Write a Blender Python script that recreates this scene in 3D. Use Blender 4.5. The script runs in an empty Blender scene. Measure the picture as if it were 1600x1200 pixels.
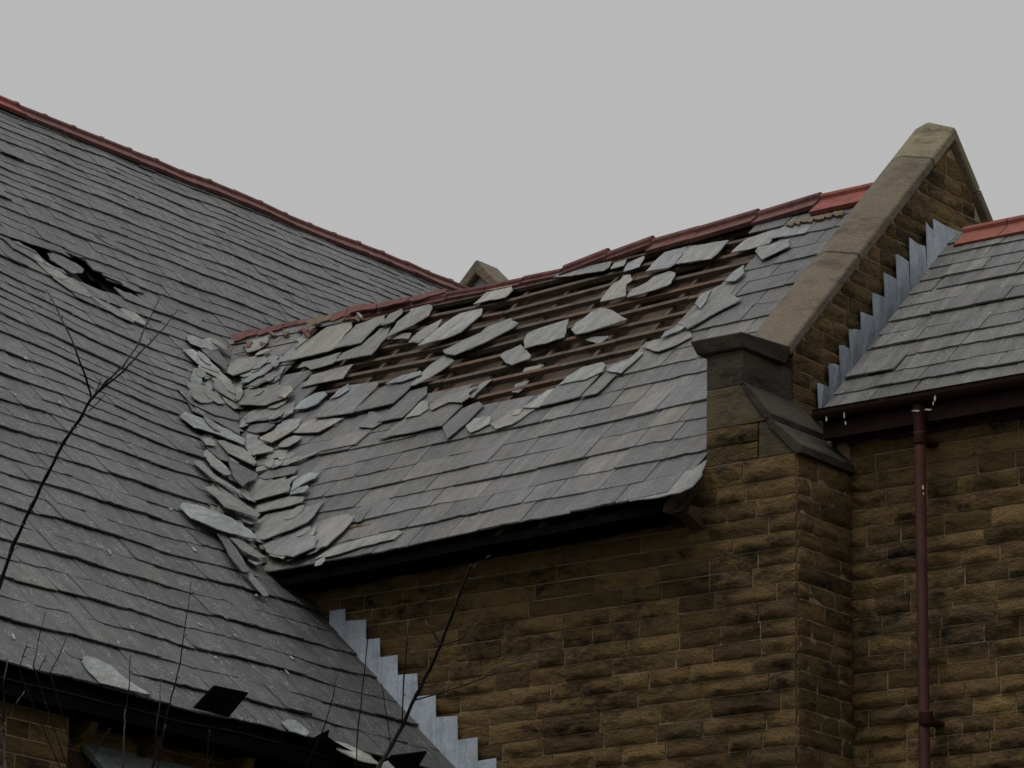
import bpy, bmesh, math, random
from mathutils import Vector, Matrix
random.seed(7)
rnd = random.random
def U(a, b): return a + (b - a) * random.random()

# ------------------------------------------------------------------ camera
F = 6000.0                                    # focal length in photo pixels (1600 wide)
YAW, PITCH, ROLL = -0.65353971, 0.27805099, 0.01992607
fw = Vector((math.sin(YAW) * math.cos(PITCH), math.cos(YAW) * math.cos(PITCH), math.sin(PITCH)))
r0 = Vector((math.cos(YAW), -math.sin(YAW), 0)); u0 = r0.cross(fw)
rt = math.cos(ROLL) * r0 + math.sin(ROLL) * u0
up = -math.sin(ROLL) * r0 + math.cos(ROLL) * u0
scene = bpy.context.scene
C = scene.collection
cam = bpy.data.objects.new('camera', bpy.data.cameras.new('camera')); C.objects.link(cam)
cam.matrix_world = Matrix(((rt.x, up.x, -fw.x, 0), (rt.y, up.y, -fw.y, 0), (rt.z, up.z, -fw.z, 0), (0, 0, 0, 1)))
cam.data.sensor_width = 36; cam.data.lens = 36 * F / 1600
cam.data.clip_start = 0.5; cam.data.clip_end = 3000
scene.camera = cam

# ------------------------------------------------------------------ sky and light (overcast)
W = bpy.data.worlds.new('World'); scene.world = W; W.use_nodes = True
nt = W.node_tree; nt.nodes.clear()
N = nt.nodes.new; L = nt.links.new
SUN_EL, SUN_AZ = math.radians(64), math.radians(188)     # azimuth of the bright part of the cloud, from +Y clockwise
sky = N('ShaderNodeTexSky'); sky.sky_type = 'NISHITA'; sky.sun_disc = False
sky.sun_elevation = SUN_EL; sky.sun_rotation = SUN_AZ
hsv = N('ShaderNodeHueSaturation'); hsv.inputs['Saturation'].default_value = 0.0; L(sky.outputs[0], hsv.inputs['Color'])
bg1 = N('ShaderNodeBackground'); bg1.inputs['Strength'].default_value = 0.06; L(hsv.outputs[0], bg1.inputs['Color'])
tc = N('ShaderNodeTexCoord'); sep = N('ShaderNodeSeparateXYZ'); L(tc.outputs['Generated'], sep.inputs[0])
ramp = N('ShaderNodeValToRGB'); cr = ramp.color_ramp                 # overcast cloud layer, brighter overhead
cr.elements[0].position = 0.0; cr.elements[0].color = (0.493, 0.493, 0.493, 1)
cr.elements[1].position = 1.0; cr.elements[1].color = (1.3, 1.3, 1.3, 1)
e = cr.elements.new(0.42); e.color = (0.497, 0.497, 0.497, 1)
L(sep.outputs['Z'], ramp.inputs[0])
bg2 = N('ShaderNodeBackground'); bg2.inputs['Strength'].default_value = 1.0; L(ramp.outputs[0], bg2.inputs['Color'])
mx = N('ShaderNodeMixShader'); mx.inputs[0].default_value = 0.94; L(bg1.outputs[0], mx.inputs[1]); L(bg2.outputs[0], mx.inputs[2])
wo = N('ShaderNodeOutputWorld'); L(mx.outputs[0], wo.inputs[0])
sd = bpy.data.lights.new('sun', 'SUN'); sd.energy = 1.15; sd.angle = math.radians(22); sd.color = (1, 0.97, 0.93)
sun = bpy.data.objects.new('sun', sd); C.objects.link(sun)
sdir = Vector((math.sin(SUN_AZ) * math.cos(SUN_EL), math.cos(SUN_AZ) * math.cos(SUN_EL), math.sin(SUN_EL)))
sun.rotation_euler = sdir.to_track_quat('Z', 'Y').to_euler()
vs = scene.view_settings
vs.view_transform = 'Standard'; vs.look = 'None'; vs.exposure = 0.0; vs.gamma = 1; vs.use_curve_mapping = False

# ------------------------------------------------------------------ geometry helpers
def ray(x, y): return rt * (x - 800) + up * (600 - y) + fw * F
def on(p, ax, v):                                        # point of an axis plane seen at a photo pixel
    d = ray(*p); return d * (v / d[ax])
def inpoly(x, y, P):
    c = False; j = len(P) - 1
    for i in range(len(P)):
        (xi, yi), (xj, yj) = P[i], P[j]
        if (yi > y) != (yj > y) and x < (xj - xi) * (y - yi) / (yj - yi) + xi: c = not c
        j = i
    return c
def topx(P):
    z = P.dot(fw); return (800 + F * P.dot(rt) / z, 600 - F * P.dot(up) / z)
def mesh(name, v, f, mat=None, smooth=False):
    m = bpy.data.meshes.new(name); m.from_pydata([tuple(a) for a in v], [], f)
    bm = bmesh.new(); bm.from_mesh(m); bmesh.ops.recalc_face_normals(bm, faces=bm.faces); bm.to_mesh(m); bm.free()
    if mat: m.materials.append(mat)
    if smooth:
        for p in m.polygons: p.use_smooth = True
    return m
def obj(name, m, parent=None, M=None, label=None, kind=None):
    o = bpy.data.objects.new(name, m); C.objects.link(o)
    if M is not None: o.matrix_world = M
    if parent: o.parent = parent
    if label: o['label'] = label
    if kind: o['kind'] = kind
    return o
def empty(name, loc, label, cat, group=None):
    o = bpy.data.objects.new(name, None); C.objects.link(o)          # parts keep world coordinates: the empty stays at the origin
    o['label'] = label; o['category'] = cat
    if group: o['group'] = group
    return o
def tag(o, label, cat, group=None):
    o['label'] = label; o['category'] = cat
    if group: o['group'] = group
    return o
def extrude(poly, d):                                     # polygon (Vectors) swept along d
    n = len(poly); v = list(poly) + [p + d for p in poly]
    f = [list(range(n)), list(range(2 * n - 1, n - 1, -1))] + [[i, (i + 1) % n, n + (i + 1) % n, n + i] for i in range(n)]
    return v, f
def box(x0, x1, y0, y1, z0, z1):
    return extrude([Vector((x0, y0, z0)), Vector((x1, y0, z0)), Vector((x1, y0, z1)), Vector((x0, y0, z1))], Vector((0, y1 - y0, 0)))
def xz(poly, y0, y1): return extrude([Vector((x, y0, z)) for x, z in poly], Vector((0, y1 - y0, 0)))
def join(parts):
    V, Fs = [], []
    for v, f in parts:
        b = len(V); V += v; Fs += [[b + i for i in q] for q in f]
    return V, Fs
def bevelled(name, v, f, mat, w=0.012):
    m = mesh(name, v, f, mat); bm = bmesh.new(); bm.from_mesh(m)
    bmesh.ops.bevel(bm, geom=list(bm.edges), offset=w, segments=1, affect='EDGES', profile=0.6)
    bm.to_mesh(m); bm.free(); return m
def fit(P, name):                                        # interpolate a table
    for (a, va), (b, vb) in zip(P, P[1:]):
        if name <= b: return va + (vb - va) * max(0, (name - a)) / (b - a)
    return P[-1][1]
def wob(a, b, k=1.0):                                    # smooth pseudo noise
    return (math.sin(a * 1.7 * k + 1.3) * math.cos(b * 1.1 * k + .4) + .6 * math.sin(a * 3.1 * k - b * 2.3 * k) + .4 * math.sin(b * 4.7 * k + a * .9)) / 2

# ------------------------------------------------------------------ materials
def mat(name, rough=0.8, spec=0.3):
    m = bpy.data.materials.new(name); m.use_nodes = True
    t = m.node_tree; b = t.nodes['Principled BSDF']
    b.inputs['Roughness'].default_value = rough; b.inputs['Specular IOR Level'].default_value = spec
    return m, t, b
class G:                                                 # tiny node builder
    def __init__(s, t): s.t = t
    def n(s, ty, **k):
        q = s.t.nodes.new(ty)
        for a, b in k.items(): setattr(q, a, b)
        return q
    def l(s, a, b): s.t.links.new(a, b)
    def pos(s, scale=(1, 1, 1), rot=(0, 0, 0)):
        g = s.n('ShaderNodeNewGeometry'); m = s.n('ShaderNodeMapping'); m.inputs['Scale'].default_value = scale; m.inputs['Rotation'].default_value = rot
        s.l(g.outputs['Position'], m.inputs[0]); return m.outputs[0]
    def noise(s, vec, scale, detail=4, rough=.6):
        q = s.n('ShaderNodeTexNoise'); q.inputs['Scale'].default_value = scale; q.inputs['Detail'].default_value = detail; q.inputs['Roughness'].default_value = rough
        s.l(vec, q.inputs['Vector']); return q.outputs['Fac']
    def ramp(s, fac, stops):
        q = s.n('ShaderNodeValToRGB'); e = q.color_ramp.elements
        for i, (p, c) in enumerate(stops):
            x = e[i] if i < 2 else e.new(p)
            x.position = p; x.color = (*c, 1) if len(c) == 3 else c
        s.l(fac, q.inputs[0]); return q.outputs[0]
    def val(s, fac, a, b, lo=0., hi=1.):
        q = s.n('ShaderNodeMapRange'); q.inputs[1].default_value = a; q.inputs[2].default_value = b; q.inputs[3].default_value = lo; q.inputs[4].default_value = hi
        s.l(fac, q.inputs[0]); return q.outputs[0]
    def mix(s, fac, a, b, mode='MIX'):
        q = s.n('ShaderNodeMix', data_type='RGBA', blend_type=mode)
        for k, x in ((0, fac), (6, a), (7, b)):
            if isinstance(x, (int, float)): q.inputs[k].default_value = x
            elif isinstance(x, tuple): q.inputs[k].default_value = (*x, 1)
            else: s.l(x, q.inputs[k])
        return q.outputs[2]
    def math(s, op, a, b=0.):
        q = s.n('ShaderNodeMath', operation=op)
        for k, x in ((0, a), (1, b)):
            if isinstance(x, (int, float)): q.inputs[k].default_value = x
            else: s.l(x, q.inputs[k])
        return q.outputs[0]
    def rand(s):                                          # one random number per piece, joined or not
        oi = s.n('ShaderNodeObjectInfo'); g = s.n('ShaderNodeNewGeometry')
        return s.math('FRACT', s.math('ADD', s.math('MULTIPLY', oi.outputs['Random'], 7.31), s.math('MULTIPLY', g.outputs['Random Per Island'], 3.77)))
    def bump(s, b, h, dist, strength=1.0):
        q = s.n('ShaderNodeBump'); q.inputs['Distance'].default_value = dist; q.inputs['Strength'].default_value = strength
        s.l(h, q.inputs['Height']); s.l(q.outputs[0], b.inputs['Normal'])

M = {}
def slate_mat(name, stops, U_, V_, lichen=0.5, rough=.5, k=1.0):
    m, t, b = mat(name, rough, .5); g = G(t)
    geo = g.n('ShaderNodeNewGeometry'); N_ = U_.cross(V_)
    def dot(v, k):
        q = g.n('ShaderNodeVectorMath', operation='DOT_PRODUCT'); g.l(geo.outputs['Position'], q.inputs[0]); q.inputs[1].default_value = v * k; return q.outputs['Value']
    def vec(a, c, d):
        q = g.n('ShaderNodeCombineXYZ')
        for k, x in enumerate((dot(U_, a), dot(V_, c), dot(N_, d))): g.l(x, q.inputs[k])
        return q.outputs[0]
    r = g.rand()
    off = g.n('ShaderNodeVectorMath', operation='ADD'); g.l(vec(1, 1, 1), off.inputs[0]); cb = g.n('ShaderNodeCombineXYZ'); g.l(g.math('MULTIPLY', r, 37.), cb.inputs[0]); g.l(g.math('MULTIPLY', r, 11.), cb.inputs[2]); g.l(cb.outputs[0], off.inputs[1])
    loc = off.outputs[0]
    col = g.ramp(r, stops)
    big = g.noise(vec(1, .6, 1), .8, 5, .6); col = g.mix(1.0, col, g.val(big, .3, .7, 1 - .30 * k, 1 + .27 * k), 'MULTIPLY')
    streak = g.noise(vec(6, .55, 3), 1.4, 7, .72); col = g.mix(1.0, col, g.val(streak, .3, .72, 1 - .38 * k, 1 + .45 * k), 'MULTIPLY')
    sm = g.n('ShaderNodeMapping'); sm.inputs['Scale'].default_value = (14, 4, 14); sm.inputs['Rotation'].default_value = (0, 0, .35); g.l(loc, sm.inputs[0])
    riv = g.noise(sm.outputs[0], 1.3, 7, .75); col = g.mix(1.0, col, g.val(riv, .30, .72, .58, 1.48), 'MULTIPLY')
    fine = g.noise(loc, 55, 5, .8); col = g.mix(1.0, col, g.val(fine, .28, .72, .66, 1.36), 'MULTIPLY')
    tint = g.noise(loc, 2.6, 3, .5); col = g.mix(g.val(tint, .5, .8, 0, .5), col, g.mix(1.0, col, (1.16, 1.04, .80), 'MULTIPLY'))
    li = g.noise(loc, 7, 4, .6); sp = g.noise(loc, 48, 3, .6)
    lf = g.math('MULTIPLY', g.val(li, .46, .58), g.val(sp, .58, .64))
    col = g.mix(g.math('MULTIPLY', lf, lichen), col, (.36, .37, .34))
    g.l(col, b.inputs['Base Color'])
    g.l(g.val(riv, .3, .75, rough - .14, rough + .22), b.inputs['Roughness'])
    h = g.math('ADD', g.math('ADD', riv, g.math('MULTIPLY', fine, .25)), g.math('MULTIPLY', g.noise(loc, 4, 3, .5), 1.2))
    g.bump(b, h, .03, 1.0)
    return m
def slope(p, out): return Vector(out) * math.cos(p) + Vector((0, 0, math.sin(p)))
VA, VB, XX, YY = slope(math.radians(44.55), (-1, 0, 0)), slope(math.radians(44), (0, 1, 0)), Vector((1, 0, 0)), Vector((0, 1, 0))
M['slateA'] = slate_mat('slate_main_roof', [(0, (0.044, 0.044, 0.046)), (.35, (0.055, 0.054, 0.055)), (.65, (0.062, 0.060, 0.060)), (.85, (0.047, 0.051, 0.055)), (1, (0.073, 0.071, 0.068))], YY, VA, .9, .5, 1.25)
M['slateB'] = slate_mat('slate_transept_roof', [(0, (0.069, 0.068, 0.068)), (.3, (0.090, 0.088, 0.088)), (.55, (0.110, 0.106, 0.104)), (.75, (0.088, 0.089, 0.095)), (.92, (0.130, 0.126, 0.121)), (1, (0.138, 0.130, 0.111))], XX, VB, .5)
M['slateC'] = slate_mat('slate_side_roof', [(0, (0.056, 0.055, 0.054)), (.3, (0.077, 0.075, 0.075)), (.6, (0.096, 0.095, 0.093)), (.8, (0.079, 0.078, 0.065)), (.92, (0.111, 0.110, 0.107)), (1, (0.100, 0.095, 0.067))], XX, VB, .6, .5, 1.35)
M['slateL'] = slate_mat('slate_loose', [(0, (0.159, 0.160, 0.155)), (.4, (0.189, 0.190, 0.185)), (.7, (0.207, 0.206, 0.197)), (.85, (0.177, 0.184, 0.196)), (1, (0.220, 0.210, 0.178))], XX, VB, .35, .55)
M['slateM'] = slate_mat('slate_slipped', [(0, (0.134, 0.134, 0.130)), (.4, (0.168, 0.166, 0.162)), (.7, (0.189, 0.186, 0.178)), (.85, (0.153, 0.160, 0.171)), (1, (0.200, 0.193, 0.162))], XX, VB, .35, .55)
M['slateP'] = slate_mat('slate_delaminated', [(0, (0.168, 0.196, 0.208)), (.5, (0.235, 0.252, 0.248)), (1, (0.252, 0.244, 0.208))], XX, VB, .4, .65)

def stone_mat(name, base, dirt=.8, vary=1.0, rel=.025):
    m, t, b = mat(name, .88, .2); g = G(t); r = g.rand(); p = g.pos()
    c0, c1, c2, c3 = base
    col = g.ramp(r, [(0, c0), (.4, c1), (.75, c2), (1, c3)])
    r2 = g.math('FRACT', g.math('MULTIPLY', r, 17.3)); col = g.mix(1.0, col, g.val(r2, 0, 1, 1 - .38 * vary, 1 + .25 * vary), 'MULTIPLY')
    n1 = g.noise(p, 5.5, 6, .7); col = g.mix(g.val(n1, .35, .75, 0, .6), col, g.mix(1.0, col, (1.35, 1.15, .8), 'MULTIPLY'))
    st = g.noise(g.pos((1.2, 1.2, 3.0)), 1.2, 6, .7); soot = g.math('MULTIPLY', g.val(st, .46, .62), g.val(g.noise(g.pos((4, 4, 9)), 1.3, 6, .75), .38, .58))
    col = g.mix(g.math('MULTIPLY', soot, dirt), col, (.012, .011, .010))
    gr = g.noise(p, 2.2, 3, .5); col = g.mix(g.val(gr, .55, .75, 0, .25), col, g.mix(1.0, col, (.8, .95, .85), 'MULTIPLY'))
    fine = g.noise(p, 45, 6, .8); col = g.mix(1.0, col, g.val(fine, .25, .75, .62, 1.38), 'MULTIPLY')
    g.l(col, b.inputs['Base Color'])
    g.bump(b, g.math('ADD', g.noise(g.pos((1, 1, 1.5)), 9, 8, .68), g.math('MULTIPLY', fine, .25)), rel, 1.0)
    return m
M['stone'] = stone_mat('sandstone_rock_faced', [(.150, .099, .043), (.192, .129, .057), (.214, .146, .066), (.166, .117, .060)], .95, 1.1, .12)
M['ashlar'] = stone_mat('sandstone_dressed', [(.042, .037, .031), (.048, .042, .034), (.053, .046, .037), (.045, .039, .032)], .9, .5)
M['block'] = stone_mat('sandstone_dressed_block', [(.080, .064, .044), (.088, .070, .048), (.095, .076, .050), (.084, .068, .046)], .8, .4)
M['coping'] = stone_mat('sandstone_coping', [(.128, .108, .086), (.136, .114, .090), (.146, .120, .092), (.130, .108, .086)], .55, .3)
M['apex'] = stone_mat('sandstone_apex', [(.18, .16, .112), (.18, .16, .112), (.18, .16, .112), (.18, .16, .112)], .9, .1)
def plain(name, c, rough=.7, spec=.3, var=.3, scale=8, bump=.004):
    m, t, b = mat(name, rough, spec); g = G(t); p = g.pos()
    n = g.noise(p, scale, 6, .7)
    col = g.mix(g.val(n, .25, .75), tuple(x * (1 - var) for x in c), tuple(x * (1 + var) for x in c))
    sp = g.noise(p, scale * 6, 3, .6); col = g.mix(.35, col, g.mix(sp, (.1, .1, .1), (.8, .8, .8)), 'OVERLAY')
    g.l(col, b.inputs['Base Color']); g.bump(b, n, bump, .8); return m
M['mortar'] = plain('mortar', (.26, .19, .12), .95, .1, .45, 14)
M['wood'] = plain('batten_wood', (.086, .067, .053), .9, .15, .55, 7)
M['woodr'] = plain('rafter_wood', (.105, .068, .050), .9, .15, .4, 9)
M['felt'] = plain('roof_underlay', (.076, .056, .043), .95, .1, .5, 4, .01)
M['dark'] = plain('sarking_and_shade_dark', (.02, .018, .016), .95, .1, .3)  # dark sarking; on hole rafters and verge gutter it paints shade
M['lead'] = plain('lead_sheet', (.37, .415, .475), .55, .4, .28, 5, .015)
_t = M['lead'].node_tree; _g = G(_t); _b = _t.nodes['Principled BSDF']; _src = _b.inputs['Base Color'].links[0].from_socket
_n = _g.noise(_g.pos((9, 9, 1.5)), 1.2, 6, .7); _g.l(_g.mix(_g.val(_n, .48, .70, 0, .6), _src, (.16, .18, .215)), _b.inputs['Base Color'])
M['red'] = plain('red_ridge_tile', (.20, .062, .050), .8, .2, .45, 7)
M['orange'] = plain('orange_ridge_tile', (.20, .062, .044), .75, .25, .35, 5)
M['dkred'] = plain('weathered_ridge_tile', (.128, .060, .055), .85, .15, .5, 7)
M['clay'] = plain('bedding_mortar', (.16, .125, .09), .95, .1, .5, 20, .03)
M['maroon'] = plain('maroon_paint', (.034, .011, .009), .7, .15, .35, 5, .003)
M['dmaroon'] = plain('dark_maroon_paint', (.022, .008, .007), .65, .2, .4, 5, .003)
M['black'] = plain('black_paint_and_eave_shade', (.007, .0065, .006), 1.0, .0, .4, 6)  # gutter paint; on fascia and soffit it also carries painted eave shade
M['brownb'] = plain('weathered_board', (.075, .045, .034), .8, .2, .4, 7)
M['white'] = plain('bird_lime', (.42, .42, .39), .9, .2, .4, 30)
M['clip'] = plain('lead_clip', (.26, .27, .27), .8, .2, .4, 30)
M['render'] = plain('pale_render', (.40, .40, .39), .9, .2, .15, 5)
M['bark'] = plain('bark', (.020, .015, .015), .85, .15, .5, 30)
M['grass'] = plain('grass', (.045, .055, .028), .95, .1, .4, .6)

# ------------------------------------------------------------------ the planes of the building
YB = 26.0; X1 = -16.908; XG = -17.455; XL = -17.82; YC = 26.837
GZ = -1.6
class Surf:
    """roof plane: u along the eave, s up the slope, n outwards"""
    def __init__(self, O, ud, pitch, out, sag=None):
        self.O = Vector(O); self.u = Vector(ud); c, sn = math.cos(pitch), math.sin(pitch)
        self.v = Vector(out) * c + Vector((0, 0, sn)); self.n = self.u.cross(self.v); self.sag = sag
        if self.n.z < 0: self.n = -self.n
    def P(self, u, s, n=0.):
        p = self.O + self.u * u + self.v * s + self.n * n
        if self.sag: p = p + Vector((0, 0, self.sag(u, s)))
        return p
    def frame(self, u, s):
        a = (self.P(u + .15, s) - self.P(u - .15, s)).normalized(); b = self.P(u, s + .15) - self.P(u, s - .15)
        n = a.cross(b).normalized()
        if n.z < 0: n = -n
        return a, n.cross(a).normalized() * (1 if n.cross(a).dot(b) > 0 else -1), n
    def px(self, x, y, h=.03):                            # photo pixel -> (u, s) on the roof at height h above the deck
        n = self.n; d = ray(x, y); off = 0
        for _ in range(4):
            o = self.O + n * h + Vector((0, 0, off)); p = d * (n.dot(o) / n.dot(d)); q = p - o
            u, s = q.dot(self.u), q.dot(self.v)
            off = self.sag(u, s) if self.sag else 0
        return u, s
PA = math.radians(44.55)
SA = 12.75
def sagA(u, s):
    t = max(0, min(1, (u - 23.5) / 4.5)); t = t * t * (3 - 2 * t)
    return -.30 * t * math.exp(-((s - 7.6) / 2.6) ** 2) + .018 * wob(u * .8, s * .8) + .012 * wob(u * 2.1 + 3, s * 1.9)
RA = Surf((-20.353, 0, 5.843), (0, 1, 0), PA, (-1, 0, 0), sagA)
PB = math.radians(44); SB = 5.72
def sagB(u, s):
    e = fit([(-27, -.10), (-22, -.085), (-17.8, .04)], u); r = fit([(-27, -.165), (-24.2, -.155), (-22.8, -.17), (-22, -.15), (-21.4, -.095), (-20.4, -.07), (-19.5, -.02), (-18.6, .0), (-17, .0)], u)
    t = max(0, min(1.1, s / 5.7))
    return e * (1 - t) + r * t + .012 * wob(u * 1.1, s * 1.1)
RB = Surf((0, 25.57, 7.905), (1, 0, 0), PB, (0, 1, 0), sagB)
PC = math.radians(44.35); SC = 3.08
RC = Surf((0, 26.605, 8.775), (1, 0, 0), PC, (0, 1, 0))

# ------------------------------------------------------------------ ground
g = obj('ground', mesh('ground', *join([([Vector((-900, -900, GZ)), Vector((900, -900, GZ)), Vector((900, 900, GZ)), Vector((-900, 900, GZ))], [[0, 1, 2, 3]])]), M['grass']), kind='structure')

# ------------------------------------------------------------------ the three wings of the church
hall = empty('main_hall', (0, 0, 0), 'long left hall with dark slate roof, red ridge and a torn black hole', 'church hall')
trans = empty('transept', (0, 0, 0), 'stone transept in the middle with a collapsing slate roof, bare battens and a gabled parapet', 'church wing')
wing = empty('side_wing', (0, 0, 0), 'lower right wing with intact slate roof, orange ridge tile and maroon downpipe', 'church wing')

# ---- decks
def grid_deck(S, u0, u1, s0, s1, n, du, hole=None, keep=None):
    nu = max(1, int((u1 - u0) / du)); ns = max(1, int((s1 - s0) / du)); V = []; Fs = []
    for j in range(ns + 1):
        for i in range(nu + 1): V.append(S.P(u0 + (u1 - u0) * i / nu, s0 + (s1 - s0) * j / ns, n))
    for j in range(ns):
        for i in range(nu):
            u = u0 + (u1 - u0) * (i + .5) / nu; s = s0 + (s1 - s0) * (j + .5) / ns
            if hole and hole(u, s): continue
            if keep and not keep(u, s): continue
            a = j * (nu + 1) + i; Fs.append([a, a + 1, a + nu + 2, a + nu + 1])
    return V, Fs
Z8 = lambda pts: [(x / 5.714, 330 + y / 5.714) for x, y in pts]
HOLES_PX = [[(sum(q[0] for q in P) / len(P) + 1.12 * (x - sum(q[0] for q in P) / len(P)), sum(q[1] for q in P) / len(P) + 1.2 * (y - sum(q[1] for q in P) / len(P))) for x, y in P] for P in [Z8([(170, 262), (300, 305), (432, 352), (400, 375), (440, 425), (590, 535), (500, 492), (380, 402), (290, 352)]),
            Z8([(640, 425), (740, 450), (800, 485), (900, 585), (1115, 690), (980, 662), (905, 690), (780, 640), (640, 580), (760, 560), (740, 500)])]]
HOLES = [[RA.px(*p) for p in P] for P in HOLES_PX]
def hole_span(u, P, pad=0):                                # range of s that a hole covers at u
    ss = []
    for (a, sa), (b, sb) in zip(P, P[1:] + P[:1]):
        if (a - u) * (b - u) < 0: ss.append(sa + (sb - sa) * (u - a) / (b - a))
    return (min(ss), max(ss)) if len(ss) >= 2 else None
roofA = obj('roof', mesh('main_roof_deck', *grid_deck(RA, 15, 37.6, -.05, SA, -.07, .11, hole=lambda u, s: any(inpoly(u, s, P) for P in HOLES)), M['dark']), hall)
v, f = extrude([RA.P(15, SA, -.02), Vector((-38.6, 15, 5.6)), Vector((-38.6, 15, 5.4)), RA.P(15, SA, -.1)], Vector((0, 22.5, 0)))
obj('rear_slope', mesh('main_rear_slope', v, f, M['slateA']), hall)

# ---- slate shapes
def slate_shape(kind):
    P = []
    nb = random.choice((3, 4, 5))
    ch = [U(0, .03), U(0, .03)]
    if rnd() < .14: ch[0] = U(.05, .14)
    if rnd() < .14: ch[1] = U(.05, .14)
    P.append((-.5 + ch[0] * .5, U(0, .012)))
    for i in range(1, nb): P.append((-.5 + i / nb + U(-.04, .04), U(-.004, .012) if rnd() < .9 else U(.015, .035)))
    P.append((.5 - ch[1] * .5, U(0, .012)))
    P.append((.5, ch[1] * .4 + .01)); P.append((.5 - U(0, .008), .5)); P.append((.5, 1))
    P.append((-.5, 1)); P.append((-.5 + U(0, .008), .5)); P.append((-.5, ch[0] * .4 + .01))
    n = len(P)
    v = [Vector((x, y, 0)) for x, y in P] + [Vector((x * (1 - .012), y + (.004 if y < .3 else 0), 1)) for x, y in P]
    fs = [list(range(n))[::-1], list(range(n, 2 * n))] + [[i, (i + 1) % n, n + (i + 1) % n, n + i] for i in range(n)]
    return v, fs
SHAPES = [slate_shape(0) for _ in range(14)]
def slate_meshes(mt): return [mesh('slate', v, f, mt) for v, f in SHAPES]

def slate_courses(S, s0, s1, gauge, width, ulo, uhi, drop=None, jit=1.0, lift0=.032):
    """list of (matrix, shape index, tail centre point, area) for courses of lapped slates"""
    out = []; s = s0; k = 0
    while s < s1:
        g_ = gauge(s); Lg = min(2 * g_ + .07, s1 - s + .06); u = ulo(s) - U(0, .3)
        while u < uhi(s):
            w = width(s) * U(.72, 1.35); uc = u + w / 2; st = s + U(-.012, .012) * jit + .007 * math.sin(uc * 1.9 + k * 1.9)
            if u + w > uhi(s) + .02: w = max(.06, uhi(s) + .01 - u); uc = u + w / 2
            if not (drop and drop(uc, s, w, g_, Lg)):
                a, b, n = S.frame(uc, s + g_ * .5)
                lift = lift0 * (1 - .40 * s / 12.75) * (1 + .22 * math.sin(uc * 1.3 + k * 2.7)) + U(0, .009) * jit + (U(.008, .022) if rnd() < .025 * jit else 0)
                t = U(.010, .017); hd = .003
                if s + 1.2 * g_ > s1: hd = .02
                vv = (b * Lg + n * (hd - lift)).normalized()
                aa = a
                th = U(-.012, .012) * jit
                if rnd() < .04 * jit: th *= 2.2
                tw = U(-.012, .012) * jit                           # twist: one corner up
                aa = (a * math.cos(th) + vv * math.sin(th) + n * tw).normalized(); nn = aa.cross(vv).normalized()
                if nn.dot(n) < 0: nn = -nn
                vv2 = nn.cross(aa); vv2 = vv2 if vv2.dot(vv) > 0 else -vv2
                o = S.P(uc, st, lift)
                Mx = Matrix(((aa.x * (w - .003), vv2.x * Lg, nn.x * t, o.x), (aa.y * (w - .003), vv2.y * Lg, nn.y * t, o.y), (aa.z * (w - .003), vv2.z * Lg, nn.z * t, o.z), (0, 0, 0, 1)))
                out.append((Mx, random.randrange(len(SHAPES)), S.P(uc, st + g_ * .5, lift), w * g_))
            u += w
        s += g_; k += 1
    return out
def place_slates(items, mt, parent, most=296):
    ms = slate_meshes(mt); sc = []
    for i, (Mx, k, c, ar) in enumerate(items):
        x, y = topx(c); vis = -15 < x < 1615 and -15 < y < 1215
        sc.append((ar / c.length_squared if vis else 0, i))
    sc.sort(reverse=True); top = set(i for v, i in sc[:most] if v > 0)
    V, Fs = [], []
    for i, (Mx, k, c, ar) in enumerate(items):
        if i in top: obj('slate', ms[k], parent, Mx)
        else:
            b = len(V); v, f = SHAPES[k]; V += [Mx @ p for p in v]; Fs += [[b + j for j in q] for q in f]
    if V: obj('slate_field', mesh('slate_field', V, Fs, mt), parent, kind='stuff')

# ---- traced (broken, slipped) slates: outline -> real plate of slate on its roof plane
def plate(S, px, n0, tilt_s=0., tilt_u=0., t=.0085, rag=.012, mt=None, name='slate', parent=None, warp=0.):
    n0 = n0 * .68 + .006; P = [S.px(p[0], p[1], n0 + .008) for p in px]; cu = sum(p[0] for p in P) / len(P); cs = sum(p[1] for p in P) / len(P)
    Q = []
    for i, p in enumerate(P):
        q = P[(i + 1) % len(P)]; Q.append(p); d = math.hypot(q[0] - p[0], q[1] - p[1])
        if d > .12:
            for kk in ((.5,) if d < .3 else (.34, .67)):
                kk += U(-.08, .08); Q.append((p[0] + (q[0] - p[0]) * kk + U(-rag, rag), p[1] + (q[1] - p[1]) * kk + U(-rag, rag)))
    top, bot = [], []
    for u, s in Q:
        n = n0 + tilt_s * (s - cs) + tilt_u * (u - cu) + warp * ((u - cu) ** 2 + (s - cs) ** 2)
        bot.append(S.P(u, s, n)); top.append(S.P(cu + (u - cu) * .985, cs + (s - cs) * .985, n + t * U(.8, 1.1)))
    k = len(Q); V = bot + top
    Fs = [list(range(k))[::-1], list(range(k, 2 * k))] + [[i, (i + 1) % k, k + (i + 1) % k, k + i] for i in range(k)]
    return obj(name, mesh(name, V, Fs, mt), parent)
def zz(ox, oy, sc, pts): return [(ox + x / sc, oy + y / sc) for x, y in pts]

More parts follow.
